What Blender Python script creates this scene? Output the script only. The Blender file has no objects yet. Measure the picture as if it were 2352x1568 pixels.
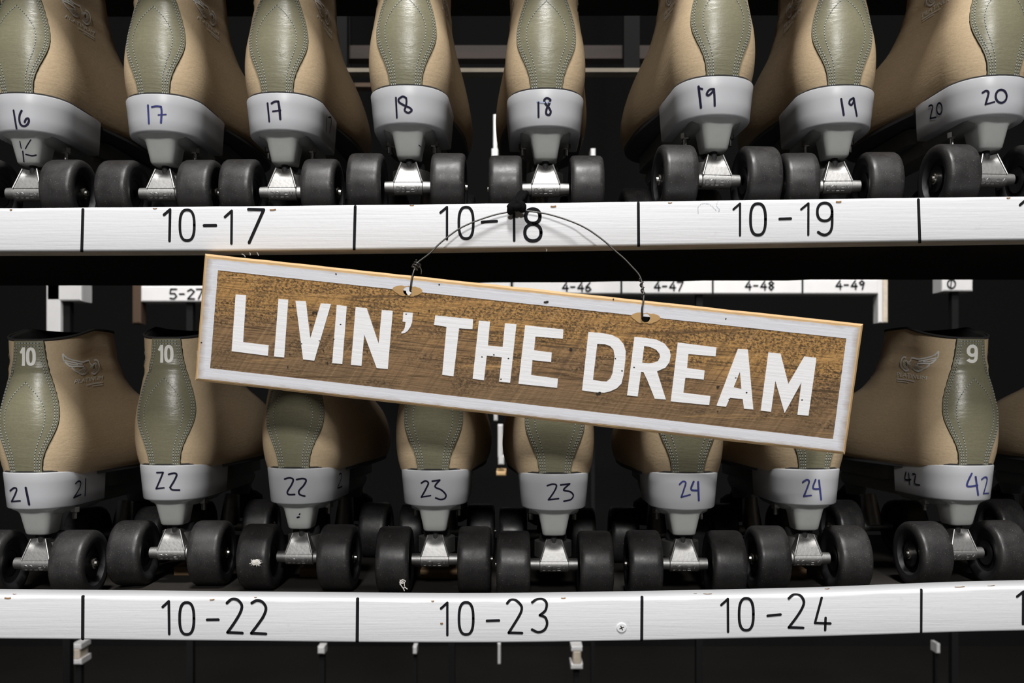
import bpy, math, random
from mathutils import Vector, Matrix, Euler
from mathutils.bvhtree import BVHTree
from mathutils.geometry import tessellate_polygon

random.seed(7)
S = bpy.context.scene
C = bpy.context.collection
CZ = 1.25            # camera height above the floor
F = 2100.0           # focal length in pixels of the 2352 x 1568 frame
HX, HY = 1176.0, 900.0

# ------------------------------------------------------------------ camera
cd = bpy.data.cameras.new('camera')
cam = bpy.data.objects.new('camera', cd)
C.objects.link(cam)
cam.location = (0, 0, CZ)
cam.rotation_euler = (math.pi / 2, 0, 0)
cd.sensor_width = 36.0
cd.lens = F / 2352 * 36.0
cd.shift_y = (HY - 784) / 2352
cd.clip_start = 0.02
cd.dof.use_dof = True
cd.dof.focus_distance = 0.745
cd.dof.aperture_fstop = 13.0
S.camera = cam

# ------------------------------------------------------------------ world, lights, exposure
W = bpy.data.worlds.new('world')
S.world = W
W.use_nodes = True
W.node_tree.nodes['Background'].inputs[0].default_value = (0.95, 0.95, 1.0, 1)
W.node_tree.nodes['Background'].inputs[1].default_value = 0.02

def area(name, loc, target, sx, sy, power, col=(1, 0.985, 0.97)):
    l = bpy.data.lights.new(name, 'AREA')
    l.shape = 'RECTANGLE'; l.size = sx; l.size_y = sy; l.energy = power; l.color = col
    o = bpy.data.objects.new(name, l); C.objects.link(o)
    o.location = loc
    o.rotation_euler = (Vector(target) - Vector(loc)).to_track_quat('-Z', 'Y').to_euler()
    return o

area('ceiling_lamp_near', (0.0, -0.95, CZ + 3.25), (0, 0.75, CZ), 0.5, 0.60, 155)
area('ceiling_lamp_left', (-0.12, -4.2, CZ + 2.35), (0, 0.75, CZ), 0.3, 0.50, 72)
area('ceiling_lamp_right', (0.12, -4.2, CZ + 2.35), (0, 0.75, CZ), 0.3, 0.50, 72)
lamp = area('ceiling_lamp_aisle', (0.0, 1.60, CZ + 1.45), (0, 2.25, CZ + 0.25), 2.4, 0.20, 11)
lamp.data.spread = math.radians(70)

S.view_settings.view_transform = 'Standard'
S.view_settings.look = 'None'
S.view_settings.exposure = 0.0
S.view_settings.gamma = 1.0
S.view_settings.use_curve_mapping = False

# ------------------------------------------------------------------ helpers
def px(x, y, Y):
    """photo pixel -> world point at depth Y"""
    return Vector(((x - HX) / F * Y, Y, CZ - (y - HY) / F * Y))

class MB:
    def __init__(self):
        self.v = []; self.f = []; self.m = []; self.mi = 0
    def add(self, vs, fs, mi=None):
        b = len(self.v)
        self.v += [Vector(p) for p in vs]
        self.f += [tuple(i + b for i in q) for q in fs]
        self.m += [self.mi if mi is None else mi] * len(fs)
    def box(self, lo, hi, mi=None):
        x0, y0, z0 = lo; x1, y1, z1 = hi
        self.add([(x0,y0,z0),(x1,y0,z0),(x1,y1,z0),(x0,y1,z0),(x0,y0,z1),(x1,y0,z1),(x1,y1,z1),(x0,y1,z1)],
                 [(0,3,2,1),(4,5,6,7),(0,1,5,4),(1,2,6,5),(2,3,7,6),(3,0,4,7)], mi)
    def loft(self, rings, cap0=True, cap1=True, closed=True, mi=None):
        n = len(rings[0]); vs = [p for r in rings for p in r]; fs = []
        for k in range(len(rings) - 1):
            for i in range(n if closed else n - 1):
                j = (i + 1) % n
                fs.append((k*n+i, k*n+j, (k+1)*n+j, (k+1)*n+i))
        if cap0: fs.append(tuple(reversed(range(n))))
        if cap1: fs.append(tuple(range((len(rings)-1)*n, len(rings)*n)))
        self.add(vs, fs, mi)
    def tube(self, pts, r, n=8, mi=None, caps=True):
        pts = [Vector(p) for p in pts]
        rs = r if isinstance(r, (list, tuple)) else [r] * len(pts)
        t0 = (pts[1] - pts[0]).normalized()
        up = Vector((0,0,1)) if abs(t0.z) < 0.9 else Vector((1,0,0))
        nrm = t0.cross(up).normalized()
        rings = []
        for i, p in enumerate(pts):
            a = pts[max(i-1,0)]; b = pts[min(i+1,len(pts)-1)]
            t = (b - a).normalized()
            nrm = (nrm - t * nrm.dot(t))
            nrm = nrm.normalized() if nrm.length > 1e-9 else t.orthogonal().normalized()
            bi = t.cross(nrm)
            rings.append([p + (nrm*math.cos(2*math.pi*k/n) + bi*math.sin(2*math.pi*k/n)) * rs[i] for k in range(n)])
        self.loft(rings, caps, caps, True, mi)
    def lathe_x(self, prof, n=48, c=(0,0,0), mi=None, cap=False):
        """profile of (x, r) about the X axis"""
        rings = [[(c[0]+x, c[1]+r*math.cos(2*math.pi*k/n), c[2]+r*math.sin(2*math.pi*k/n)) for k in range(n)] for x, r in prof]
        self.loft(rings, cap, cap, True, mi)
    def lathe_z(self, prof, n=32, c=(0,0,0), mi=None, cap=True, tilt=0.0):
        R = Matrix.Rotation(tilt, 3, 'X')
        rings = [[Vector(c) + R @ Vector((r*math.cos(2*math.pi*k/n), r*math.sin(2*math.pi*k/n), z)) for k in range(n)] for z, r in prof]
        self.loft(rings, cap, cap, True, mi)
    def build(self, name, mats, parent=None, smooth=False, angle=None, inv=None):
        me = bpy.data.meshes.new(name)
        vs = [inv @ p for p in self.v] if inv else self.v
        me.from_pydata([tuple(p) for p in vs], [], self.f)
        for m in (mats if isinstance(mats, (list, tuple)) else [mats]): me.materials.append(m)
        for p, mi in zip(me.polygons, self.m):
            p.material_index = mi; p.use_smooth = bool(smooth)
        me.update()
        if smooth and angle: me.set_sharp_from_angle(angle=math.radians(angle))
        o = bpy.data.objects.new(name, me); C.objects.link(o)
        if parent: o.parent = parent
        return o

def empty(name, loc, rz=0.0):
    o = bpy.data.objects.new(name, None); C.objects.link(o)
    o.empty_display_size = 0.05
    o.location = loc; o.rotation_euler = (0, 0, rz)
    return o

def tag(o, label, cat, group=None):
    o['label'] = label; o['category'] = cat
    if group: o['group'] = group
    return o

def struct(o):
    o['kind'] = 'structure'; return o

def lerp(a, b, t): return a + (b - a) * t
def interp(tab, x):
    if x <= tab[0][0]: return tab[0][1]
    for (a, fa), (b, fb) in zip(tab, tab[1:]):
        if x <= b: return lerp(fa, fb, (x - a) / (b - a))
    return tab[-1][1]
def smooth_interp(tab, x):
    """monotone-ish cubic (Catmull-Rom on the table)"""
    n = len(tab)
    if x <= tab[0][0]: return tab[0][1]
    if x >= tab[-1][0]: return tab[-1][1]
    for i in range(n - 1):
        if x <= tab[i+1][0]:
            x0, y0 = tab[i]; x1, y1 = tab[i+1]
            xm, ym = tab[max(i-1,0)]; xp, yp = tab[min(i+2,n-1)]
            h = x1 - x0; t = (x - x0) / h
            m0 = (y1 - ym) / (x1 - xm) * h; m1 = (yp - y0) / (xp - x0) * h
            return ((2*t**3-3*t**2+1)*y0 + (t**3-2*t**2+t)*m0 + (-2*t**3+3*t**2)*y1 + (t**3-t**2)*m1)
def catmull(pts, step):
    pts = [Vector(p) for p in pts]; out = []
    for i in range(len(pts) - 1):
        p0 = pts[max(i-1,0)]; p1 = pts[i]; p2 = pts[i+1]; p3 = pts[min(i+2,len(pts)-1)]
        n = max(2, int((p2-p1).length / step))
        for k in range(n):
            t = k / n
            out.append(0.5*((2*p1)+(p2-p0)*t+(2*p0-5*p1+4*p2-p3)*t*t+(3*p1-p0-3*p2+p3)*t**3))
    out.append(pts[-1])
    return out
def straight(pts, step):
    pts = [Vector(p) for p in pts]; out = []
    for a, b in zip(pts, pts[1:]):
        n = max(1, int((b-a).length / step))
        out += [a.lerp(b, k / n) for k in range(n)]
    out.append(pts[-1]); return out

# ------------------------------------------------------------------ materials
class N:
    def __init__(self, name):
        self.m = bpy.data.materials.new(name); self.m.use_nodes = True
        self.t = self.m.node_tree; self.b = self.t.nodes['Principled BSDF']
        self.tc = None
    def node(self, typ, **kw):
        n = self.t.nodes.new(typ)
        for k, v in kw.items(): setattr(n, k, v)
        return n
    def link(self, a, b): self.t.links.new(a, b)
    def coord(self, scale=(1,1,1), rot=(0,0,0), kind='Object'):
        if not self.tc: self.tc = self.node('ShaderNodeTexCoord')
        src = self.tc.outputs[kind]
        if any(rot):                      # turn first, then stretch
            m0 = self.node('ShaderNodeMapping'); m0.inputs['Rotation'].default_value = rot
            self.link(src, m0.inputs['Vector']); src = m0.outputs[0]
        mp = self.node('ShaderNodeMapping')
        mp.inputs['Scale'].default_value = scale
        self.link(src, mp.inputs['Vector'])
        return mp.outputs[0]
    def noise(self, scale, vec, detail=4, rough=0.55, dist=0.0):
        n = self.node('ShaderNodeTexNoise')
        n.inputs['Scale'].default_value = scale; n.inputs['Detail'].default_value = detail
        n.inputs['Roughness'].default_value = rough; n.inputs['Distortion'].default_value = dist
        self.link(vec, n.inputs['Vector']); return n.outputs['Fac']
    def ramp(self, fac, stops):
        r = self.node('ShaderNodeValToRGB'); e = r.color_ramp.elements
        while len(e) < len(stops): e.new(0.5)
        for el, (p, c) in zip(e, stops):
            el.position = p; el.color = (*c, 1) if isinstance(c, (tuple, list)) else (c, c, c, 1)
        self.link(fac, r.inputs[0]); return r.outputs[0]
    def mix(self, fac, a, b, mode='MIX'):
        n = self.node('ShaderNodeMix', data_type='RGBA', blend_type=mode)
        for sock, v in ((n.inputs[0], fac), (n.inputs[6], a), (n.inputs[7], b)):
            if isinstance(v, (int, float)): sock.default_value = v
            elif isinstance(v, tuple): sock.default_value = (*v, 1)
            else: self.link(v, sock)
        return n.outputs[2]
    def math(self, op, a, b=0.0):
        n = self.node('ShaderNodeMath', operation=op)
        for s, v in ((n.inputs[0], a), (n.inputs[1], b)):
            if isinstance(v, (int, float)): s.default_value = v
            else: self.link(v, s)
        return n.outputs[0]
    def bump(self, h, strength, dist=0.001, prev=None):
        n = self.node('ShaderNodeBump')
        n.inputs['Strength'].default_value = strength; n.inputs['Distance'].default_value = dist
        self.link(h, n.inputs['Height'])
        if prev: self.link(prev, n.inputs['Normal'])
        self.link(n.outputs[0], self.b.inputs['Normal']); return n.outputs[0]
    def col(self, c):
        if isinstance(c, tuple): self.b.inputs['Base Color'].default_value = (*c, 1)
        else: self.link(c, self.b.inputs['Base Color'])
    def p(self, rough=0.5, metal=0.0, spec=0.5, coat=0.0):
        self.b.inputs['Roughness'].default_value = rough
        self.b.inputs['Metallic'].default_value = metal
        self.b.inputs['Specular IOR Level'].default_value = spec
        self.b.inputs['Coat Weight'].default_value = coat
        return self

M = {}
def simple(key, c, rough=0.5, metal=0.0, spec=0.5, var=0.0, scale=40, bump=0.0, bscale=400, bd=0.0005):
    n = N(key); v = n.coord()
    if var:
        f = n.noise(scale, v)
        n.col(n.mix(f, tuple(x*(1-var) for x in c), tuple(min(1, x*(1+var)) for x in c)))
    else: n.col(c)
    if bump: n.bump(n.noise(bscale, v, 3), bump, bd)
    n.p(rough, metal, spec); M[key] = n.m; return n

# painted white timber
def paint_mat(key, c, bs=0.35, worn=False):
    n = N(key)
    v1 = n.coord((14, 14, 420)); v2 = n.coord((60, 60, 60)); v3 = n.coord((3, 3, 14))
    streak = n.noise(1.0, v1, 5, 0.6); blot = n.noise(1.0, v2, 3); big = n.noise(1.0, v3, 3)
    base = n.mix(big, tuple(x*0.97 for x in c), c)
    base = n.mix(n.ramp(streak, [(0.22, 1.0), (0.36, 0.0)]), base, tuple(x*0.90 for x in c))
    dirt = n.ramp(blot, [(0.70, 0.0), (0.80, 1.0)])
    base = n.mix(n.math('MULTIPLY', dirt, 0.25), base, (0.45, 0.42, 0.36))
    if worn:          # rubbed through to the timber along the outer edges
        sx = n.node('ShaderNodeSeparateXYZ'); n.link(n.coord(), sx.inputs[0])
        ex = n.math('SUBTRACT', n.math('ABSOLUTE', sx.outputs[0]), 0.2532 - 0.0085)
        ez = n.math('SUBTRACT', n.math('ABSOLUTE', sx.outputs[2]), 0.0497 - 0.0060)
        e = n.math('MULTIPLY', n.math('MAXIMUM', ex, ez), 150.0)
        wn = n.noise(1.0, n.coord((70, 70, 160)), 4, 0.6)
        k = n.math('MULTIPLY', n.math('ADD', e, n.math('SUBTRACT', wn, 0.62)), 1.2)
        k.node.use_clamp = True
        base = n.mix(n.math('MULTIPLY', k, 0.75), base, (0.34, 0.255, 0.175))
    n.col(base)
    b = n.bump(streak, bs, 0.0006)
    n.bump(n.noise(1.0, n.coord((220, 220, 220)), 3), 0.18, 0.0005, b)
    n.p(0.45, 0, 0.4); M[key] = n.m
paint_mat('board_paint', (0.755, 0.765, 0.785))
paint_mat('sign_paint', (0.72, 0.725, 0.765), 0.32, True)
paint_mat('letter_paint', (0.88, 0.88, 0.89), 0.38)
simple('bare_edge', (0.52, 0.45, 0.36), 0.8, var=0.35, scale=60, bump=0.2)
simple('chip', (0.27, 0.15, 0.065), 0.8, var=0.4, scale=300)
simple('ink', (0.008, 0.008, 0.010), 0.8, spec=0.15)
simple('pen_ink', (0.010, 0.009, 0.026), 0.7, spec=0.15, var=0.5, scale=500)
simple('pen_blue', (0.040, 0.046, 0.17), 0.7, spec=0.15, var=0.6, scale=300)
simple('pen_faint', (0.30, 0.36, 0.50), 0.4)
simple('ghost_ink', (0.52, 0.55, 0.62), 0.5)

# leathers
def leather(key, c, rough, wr, spec, mott=0.16):
    n = N(key)
    v = n.coord(); big = n.noise(28, v, 4, 0.6); fine = n.noise(520, v, 3); gr = n.noise(1900, v, 2)
    base = n.mix(big, tuple(x*(1-mott) for x in c), tuple(x*(1+mott) for x in c))
    base = n.mix(n.ramp(fine, [(0.35, 0.35), (0.65, 0.0)]), base, tuple(x*0.72 for x in c))
    n.col(base)
    w = n.noise(1.0, n.coord((50, 50, 260)), 4, 0.6, 1.2)
    b = n.bump(n.ramp(w, [(0.35, 0.0), (0.55, 1.0)]), wr, 0.0012)
    b = n.bump(fine, 0.12, 0.0006, b)
    n.bump(gr, 0.10, 0.0003, b)
    n.p(rough, 0, spec); M[key] = n.m
leather('boot_leather', (0.61, 0.465, 0.295), 0.62, 0.08, 0.30, 0.10)
leather('strip_leather', (0.215, 0.203, 0.130), 0.34, 0.10, 0.60)
simple('strip_edge', (0.035, 0.033, 0.026), 0.8)
simple('thread', (0.44, 0.47, 0.47), 0.7)
simple('print_white', (0.80, 0.79, 0.74), 0.5)
simple('number_white', (0.90, 0.89, 0.82), 0.45)
simple('lining', (0.020, 0.019, 0.018), 0.85)
# rubber, plastic, metal
simple('heel_grey', (0.47, 0.478, 0.495), 0.38, spec=0.45, var=0.05, scale=30, bump=0.05, bscale=300)
simple('housing_grey', (0.50, 0.51, 0.49), 0.50, var=0.10, scale=90, bump=0.15, bscale=220)
simple('plate_grey', (0.22, 0.225, 0.22), 0.5, var=0.1)
n = N('wheel_rubber'); v = n.coord()
sp = n.noise(1000, v, 3); scr = n.noise(1.0, n.coord((160, 700, 700)), 5, 0.7, 2.0); big = n.noise(70, v, 4, 0.6)
base = n.mix(big, (0.011, 0.011, 0.012), (0.034, 0.032, 0.031))
base = n.mix(n.ramp(sp, [(0.63, 0.0), (0.74, 0.50)]), base, (0.30, 0.255, 0.21))
base = n.mix(n.ramp(scr, [(0.66, 0.0), (0.74, 0.35)]), base, (0.26, 0.23, 0.20))
n.col(base); n.link(n.ramp(big, [(0.3, 0.30), (0.7, 0.52)]), n.b.inputs['Roughness'])
n.bump(n.noise(300, v, 4), 0.12, 0.0006); n.p(0.42, 0, 0.5); n.link(n.ramp(big, [(0.3, 0.34), (0.7, 0.56)]), n.b.inputs['Roughness']); M['wheel_rubber'] = n.m
simple('wheel_side', (0.016, 0.016, 0.018), 0.5)
simple('cast_aluminium', (0.40, 0.395, 0.385), 0.50, 1.0, var=0.18, scale=140, bump=0.22, bscale=420)
simple('steel', (0.62, 0.60, 0.56), 0.25, 1.0, var=0.1)
simple('dark_rubber', (0.02, 0.02, 0.02), 0.7)
simple('lint', (0.72, 0.69, 0.64), 0.9)
# timber
def timber(key, a, b, rough=0.65):
    n = N(key); g = n.noise(1.0, n.coord((5, 90, 90)), 5, 0.6, 0.6)
    n.col(n.mix(n.ramp(g, [(0.3, 0.0), (0.7, 1.0)]), a, b)); n.bump(g, 0.2, 0.0006); n.p(rough, 0, 0.3); M[key] = n.m
timber('shelf_timber', (0.12, 0.075, 0.038), (0.27, 0.17, 0.085))
simple('plank_dark', (0.026, 0.023, 0.020), 0.8, var=0.3, scale=30, spec=0.2)
timber('dark_timber', (0.010, 0.005, 0.0025), (0.018, 0.009, 0.0045))
simple('pale_rail', (0.17, 0.145, 0.11), 0.8, var=0.2)
simple('brown_rail', (0.055, 0.030, 0.015), 0.8)
simple('support_black', (0.014, 0.014, 0.014), 1.0, spec=0.0)
simple('raw_wood', (0.62, 0.41, 0.20), 0.7, var=0.18, scale=50, bump=0.1)
timber('pale_wood', (0.40, 0.235, 0.09), (0.58, 0.37, 0.165))
simple('hole_dark', (0.03, 0.02, 0.013), 0.9)
simple('wire_metal', (0.075, 0.073, 0.07), 0.38, 0.7)
simple('black_cloth', (0.007, 0.007, 0.0075), 1.0, spec=0.05, var=0.5, scale=500, bump=0.6, bscale=900, bd=0.001)
simple('far_paint', (0.64, 0.63, 0.625), 0.5, var=0.05)
simple('room_dark', (0.012, 0.012, 0.012), 0.95, spec=0.1)
simple('sole_dark', (0.10, 0.10, 0.105), 0.6)
simple('room_floor', (0.02, 0.018, 0.016), 0.6, var=0.2, scale=4)

# stained sign face (local x along the board, z up)
n = N('stained_wood')
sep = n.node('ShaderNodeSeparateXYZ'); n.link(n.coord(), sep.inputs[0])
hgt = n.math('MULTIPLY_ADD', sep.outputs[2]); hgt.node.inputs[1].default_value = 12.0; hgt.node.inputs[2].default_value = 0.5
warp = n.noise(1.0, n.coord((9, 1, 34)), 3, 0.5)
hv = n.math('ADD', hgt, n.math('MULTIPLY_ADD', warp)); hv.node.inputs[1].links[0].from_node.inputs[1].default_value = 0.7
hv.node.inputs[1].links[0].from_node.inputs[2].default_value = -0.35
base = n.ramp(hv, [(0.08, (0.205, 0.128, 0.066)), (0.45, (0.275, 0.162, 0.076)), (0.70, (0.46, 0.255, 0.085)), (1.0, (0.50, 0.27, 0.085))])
grain = n.noise(1.0, n.coord((22, 1, 640)), 4, 0.65, 0.6)
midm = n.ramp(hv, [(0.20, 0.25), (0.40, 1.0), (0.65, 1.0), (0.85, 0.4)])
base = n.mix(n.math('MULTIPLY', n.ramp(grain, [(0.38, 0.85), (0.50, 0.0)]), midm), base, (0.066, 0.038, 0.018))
mott = n.noise(1.0, n.coord((420, 1, 620), (0, math.radians(-12), 0)), 4, 0.75)
patch = n.noise(1.0, n.coord((16, 1, 70), (0, math.radians(8), 0)), 4, 0.6)
pm = n.math('MULTIPLY', n.ramp(mott, [(0.46, 0.0), (0.56, 0.9)]), n.ramp(n.math('ADD', patch, n.math('MULTIPLY', hv, 0.22)), [(0.52, 0.0), (0.68, 1.0)]))
base = n.mix(pm, base, (0.052, 0.032, 0.015))
saw = n.noise(1.0, n.coord((330, 1, 8), (0, math.radians(-28), 0)), 4, 0.7)
base = n.mix(n.ramp(saw, [(0.34, 0.62), (0.50, 0.0)]), base, (0.100, 0.060, 0.030))
base = n.mix(n.ramp(saw, [(0.55, 0.0), (0.72, 0.34)]), base, (0.48, 0.31, 0.15))
ring = n.noise(1.0, n.coord((5, 1, 95), (0, math.radians(7), 0)), 3, 0.5, 1.8)
base = n.mix(n.ramp(ring, [(0.30, 0.70), (0.40, 0.0)]), base, (0.075, 0.042, 0.018))
base = n.mix(n.ramp(ring, [(0.60, 0.0), (0.70, 0.45)]), base, (0.58, 0.34, 0.13))
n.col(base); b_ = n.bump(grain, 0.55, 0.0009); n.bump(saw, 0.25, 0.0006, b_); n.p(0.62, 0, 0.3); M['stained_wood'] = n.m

# ------------------------------------------------------------------ the room
mb = MB(); mb.box((-5, -6, -0.05), (5, 4.6, 0)); struct(mb.build('floor', M['room_floor']))
mb = MB(); mb.box((-5, 4.5, 0), (5, 4.6, 4.75)); struct(mb.build('wall_back', M['room_dark']))
mb = MB(); mb.box((-5, -6, 4.7), (5, 4.6, 4.75)); struct(mb.build('ceiling', M['room_dark']))

# ------------------------------------------------------------------ ribbons of ink on surfaces
def ribbon(mb, pts, nrms, width, off=0.00012, mi=None):
    n = len(pts)
    P = [p + q * off for p, q in zip(pts, nrms)]
    h = width / 2
    seg = [(P[i+1] - P[i]).normalized() for i in range(n - 1)]
    sharp = [i in (0, n-1) or seg[i-1].dot(seg[i]) < 0.85 for i in range(n)]
    def side(i, k):
        t = seg[k] if sharp[i] else (seg[i-1] + seg[i]).normalized()
        return nrms[i].cross(t).normalized() * h
    for i in range(n - 1):
        a = side(i, i); b = side(i+1, i)
        mb.add([P[i]-a, P[i+1]-b, P[i+1]+b, P[i]+a], [(0, 1, 2, 3)], mi)
    for i in range(n):
        if sharp[i]:
            u = nrms[i].orthogonal().normalized(); w = nrms[i].cross(u)
            mb.add([P[i] + nrms[i]*2e-5 + (u*math.cos(2*math.pi*k/12) + w*math.sin(2*math.pi*k/12)) * h for k in range(12)], [tuple(range(12))], mi)

def bvh_of(o):
    me = o.data
    return BVHTree.FromPolygons([v.co.copy() for v in me.vertices], [tuple(p.vertices) for p in me.polygons])

def cast(bvh, inv, x, y):
    """photo pixel -> point and normal in the object's own space"""
    o = inv @ Vector((0, 0, CZ)); t = inv @ px(x, y, 1.0)
    d = (t - o).normalized()
    h = bvh.ray_cast(o, d)
    if h[0] is None: return None
    nr = h[1] if h[1].dot(d) < 0 else -h[1]
    return h[0], nr

def ink_on(mb, bvh, inv, pts, wpx, Y=0.75, curve=True, mi=None, off=0.00012, frame=(0, 0, 1.0)):
    ox, oy, sc = frame
    pp = [Vector((ox + p[0]/sc, oy + p[1]/sc, 0)) for p in pts]
    pp = catmull(pp, 1.6) if curve and len(pp) > 2 else straight(pp, 2.0)
    P, Q = [], []
    for p in pp:
        h = cast(bvh, inv, p.x, p.y)
        if h: P.append(h[0]); Q.append(h[1])
    if len(P) > 1: ribbon(mb, P, Q, wpx / F * Y, off, mi)

def oval(cx, cy, rx, ry, sq=2.6, n=36):
    out = []
    for k in range(n + 1):
        a = 2*math.pi*k/n
        c, s = math.cos(a), math.sin(a)
        out.append((cx + rx*math.copysign(abs(c)**(2/sq), c), cy + ry*math.copysign(abs(s)**(2/sq), s)))
    return out

# ------------------------------------------------------------------ the two shelves (and the one above the frame)
YB, TB = 0.722, 0.024
def zpx(y, Y=YB): return (HY - y) / F * Y
UP_TOP = [(-0.80, zpx(479.0)), (-0.384, zpx(475.9)), (-0.012, zpx(465.7)), (0.384, zpx(450.3)), (0.80, zpx(441.0))]
UP_BOT = [(-0.80, zpx(578.5)), (-0.384, zpx(577.2)), (-0.19, zpx(574.6)), (-0.012, zpx(568.6)), (0.384, zpx(551.4)), (0.80, zpx(538.0))]
LO_TOP = [(-0.80, zpx(1357.0)), (-0.384, zpx(1367.5)), (-0.074, zpx(1375.5)), (0.03, zpx(1374.5)), (0.23, zpx(1363.5)), (0.384, zpx(1347.5)), (0.80, zpx(1326.0))]
LO_BOT = [(-0.80, zpx(1459.0)), (-0.384, zpx(1468.0)), (-0.074, zpx(1476.5)), (0.03, zpx(1475.0)), (0.23, zpx(1463.5)), (0.384, zpx(1450.0)), (0.80, zpx(1430.0))]

def front_board(top, bot, parent, mats):
    """sagging timber with rounded arrises: profile swept along X"""
    mb = MB(); rings = []
    nx = 80
    for k in range(nx + 1):
        x = lerp(-0.78, 0.78, k / nx)
        zt = smooth_interp(top, x); zb = smooth_interp(bot, x)
        r = 0.0030 + 0.0004*math.sin(x*60) + 0.0003*math.sin(x*143+1)
        r2 = 0.0018
        pr = [(YB+TB, zb), (YB+TB, zt-0.001), (YB+TB-0.001, zt)]
        for q in range(5):
            a = math.pi/2 * q/4
            pr.append((YB+r-r*math.sin(a), zt-r+r*math.cos(a)))
        pr.append((YB, lerp(zt-r, zb+r2, 0.5)))
        for q in range(4):
            a = math.pi/2 * q/3
            pr.append((YB+r2-r2*math.cos(a), zb+r2-r2*math.sin(a)))
        rings.append([(x, y, CZ+z) for y, z in pr])
    n = len(rings[0])
    mb.loft(rings, True, True, True, 0)
    for i, f in enumerate(mb.f):
        if len(f) == 4:
            e = sorted(v % n for v in f)
            if set(e) == {0, n-1}: mb.m[i] = 1
    # paint the underside bare
    return mb.build('front_board', mats, parent, True, 50)

def plank(nodes, y0, y1, th, parent, name='plank', mat='plank_dark'):
    mb = MB(); rings = []
    for k in range(61):
        x = lerp(-0.78, 0.78, k/60); z = CZ + interp(nodes, x)
        rings.append([(x, y0, z), (x, y1, z), (x, y1, z-th), (x, y0, z-th)])
    mb.loft(rings); return mb.build(name, M[mat], parent)

# skate table: mark, X centre, axle depth, visible wheel-top row, yaw in degrees
UPPER = [('16', -0.426, 0.809, 367, -1), ('17a', -0.310, 0.813, 367.5, -1), ('17b', -0.203, 0.813, 365, -1),
         ('18a', -0.090, 0.797, 351.5, -0.5), ('18b', 0.0297, 0.809, 357, 0), ('19a', 0.1736, 0.781, 334, 4),
         ('19b', 0.286, 0.807, 350, -2), ('20', 0.410, 0.786, 332, 3)]
LOWER = [('21', -0.4127, 0.798, 1216, -0.5), ('22a', -0.3074, 0.830, 1194.5, 0), ('22b', -0.1897, 0.820, 1203, -3),
         ('23a', -0.0685, 0.815, 1208, 0), ('23b', 0.0367, 0.800, 1218, 0), ('24a', 0.150, 0.800, 1217, -1),
         ('24b', 0.262, 0.815, 1206, 1.5), ('42', 0.4066, 0.830, 1195, 5), ('next', 0.572, 0.83, 1193, 2)]
RW = 0.029
def ground_z(Y, ytop, upper):
    """height (above the camera) of the ground under a wheel of radius RW whose top is seen at row ytop"""
    e = math.atan((HY - ytop) / F)
    lo, hi = -0.6, 0.6
    for _ in range(60):
        m = (lo + hi) / 2
        D = math.hypot(m, Y)
        t = math.atan2(m, Y) + math.asin(RW / D)
        if t < e: lo = m
        else: hi = m
    return m - RW
UP_Z = [(x, ground_z(Y, yt, True)) for _, x, Y, yt, _ in UPPER]
LO_Z = [(x, ground_z(Y, yt, False)) for _, x, Y, yt, _ in LOWER]

def plank_nodes(zs, half=0.052):
    nd = [(-0.78, zs[0][1])]
    for x, z in zs: nd += [(x-half, z), (x+half, z)]
    nd.append((0.78, zs[-1][1])); return nd

shelf_up = empty('storage_shelf', (0, YB, CZ + 0.11))
tag(shelf_up, 'upper white painted shelf edge marked 10-17, 10-18 and 10-19 in black', 'shelf', 'skate shelves')
shelf_lo = empty('storage_shelf', (0, YB, CZ - 0.20))
tag(shelf_lo, 'lower white painted shelf edge marked 10-22, 10-23 and 10-24 in black', 'shelf', 'skate shelves')
shelf_top = empty('storage_shelf', (0, YB, CZ + 0.44))
tag(shelf_top, 'topmost shelf of the rack, above the upper row of skates', 'shelf', 'skate shelves')

def local(o, parent):
    """children keep their world-space vertices: undo the parent's place"""
    o.location = -Vector(parent.location); return o

bmats = [M['board_paint'], M['bare_edge'], M['ink'], M['chip'], M['ghost_ink']]
fb_up = local(front_board(UP_TOP, UP_BOT, shelf_up, bmats), shelf_up)
fb_lo = local(front_board(LO_TOP, LO_BOT, shelf_lo, bmats), shelf_lo)
fb_top = local(front_board([(a, b+0.328) for a, b in UP_TOP], [(a, b+0.328) for a, b in UP_BOT], shelf_top, bmats), shelf_top)
local(plank(plank_nodes(UP_Z), YB+TB+0.001, 1.12, 0.016, shelf_up), shelf_up)
local(plank(plank_nodes(LO_Z), YB+TB+0.001, 1.12, 0.016, shelf_lo), shelf_lo)
local(plank([(-0.78, 0.475), (0.78, 0.478)], YB+TB+0.001, 1.12, 0.016, shelf_top), shelf_top)

for mk_, xo in (('21', 0.004), ('22a', 0.004), ('22b', 0.006), ('23a', 0.0), ('24b', 0.0)):  # added blocks standing in for lit bits of wood behind the wheels
    x_, zz = next((x, z) for (m, x, *_), (_, z) in zip(LOWER, LO_Z) if m == mk_)
    mb = MB(); mb.box((x_-0.019+xo, 0.872, CZ+zz), (x_+0.019+xo, 0.900, CZ+zz+0.008)); local(mb.build('lit_wood_block', M['shelf_timber'], shelf_lo), shelf_lo)
upr = []
for x in (-0.80, 0.78):
    for y in (YB+0.002, 1.07):
        mb = MB(); mb.box((-0.0, 0, 0), (0.02, 0.045, 2.3)); u = mb.build('rack_post', M['far_paint']); u.location = (x, y, 0)
        tag(u, 'white timber upright post at the %s %s corner of the skate rack' % ('left' if x < 0 else 'right', 'front' if y < 1 else 'back'), 'post', 'rack posts')

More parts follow.
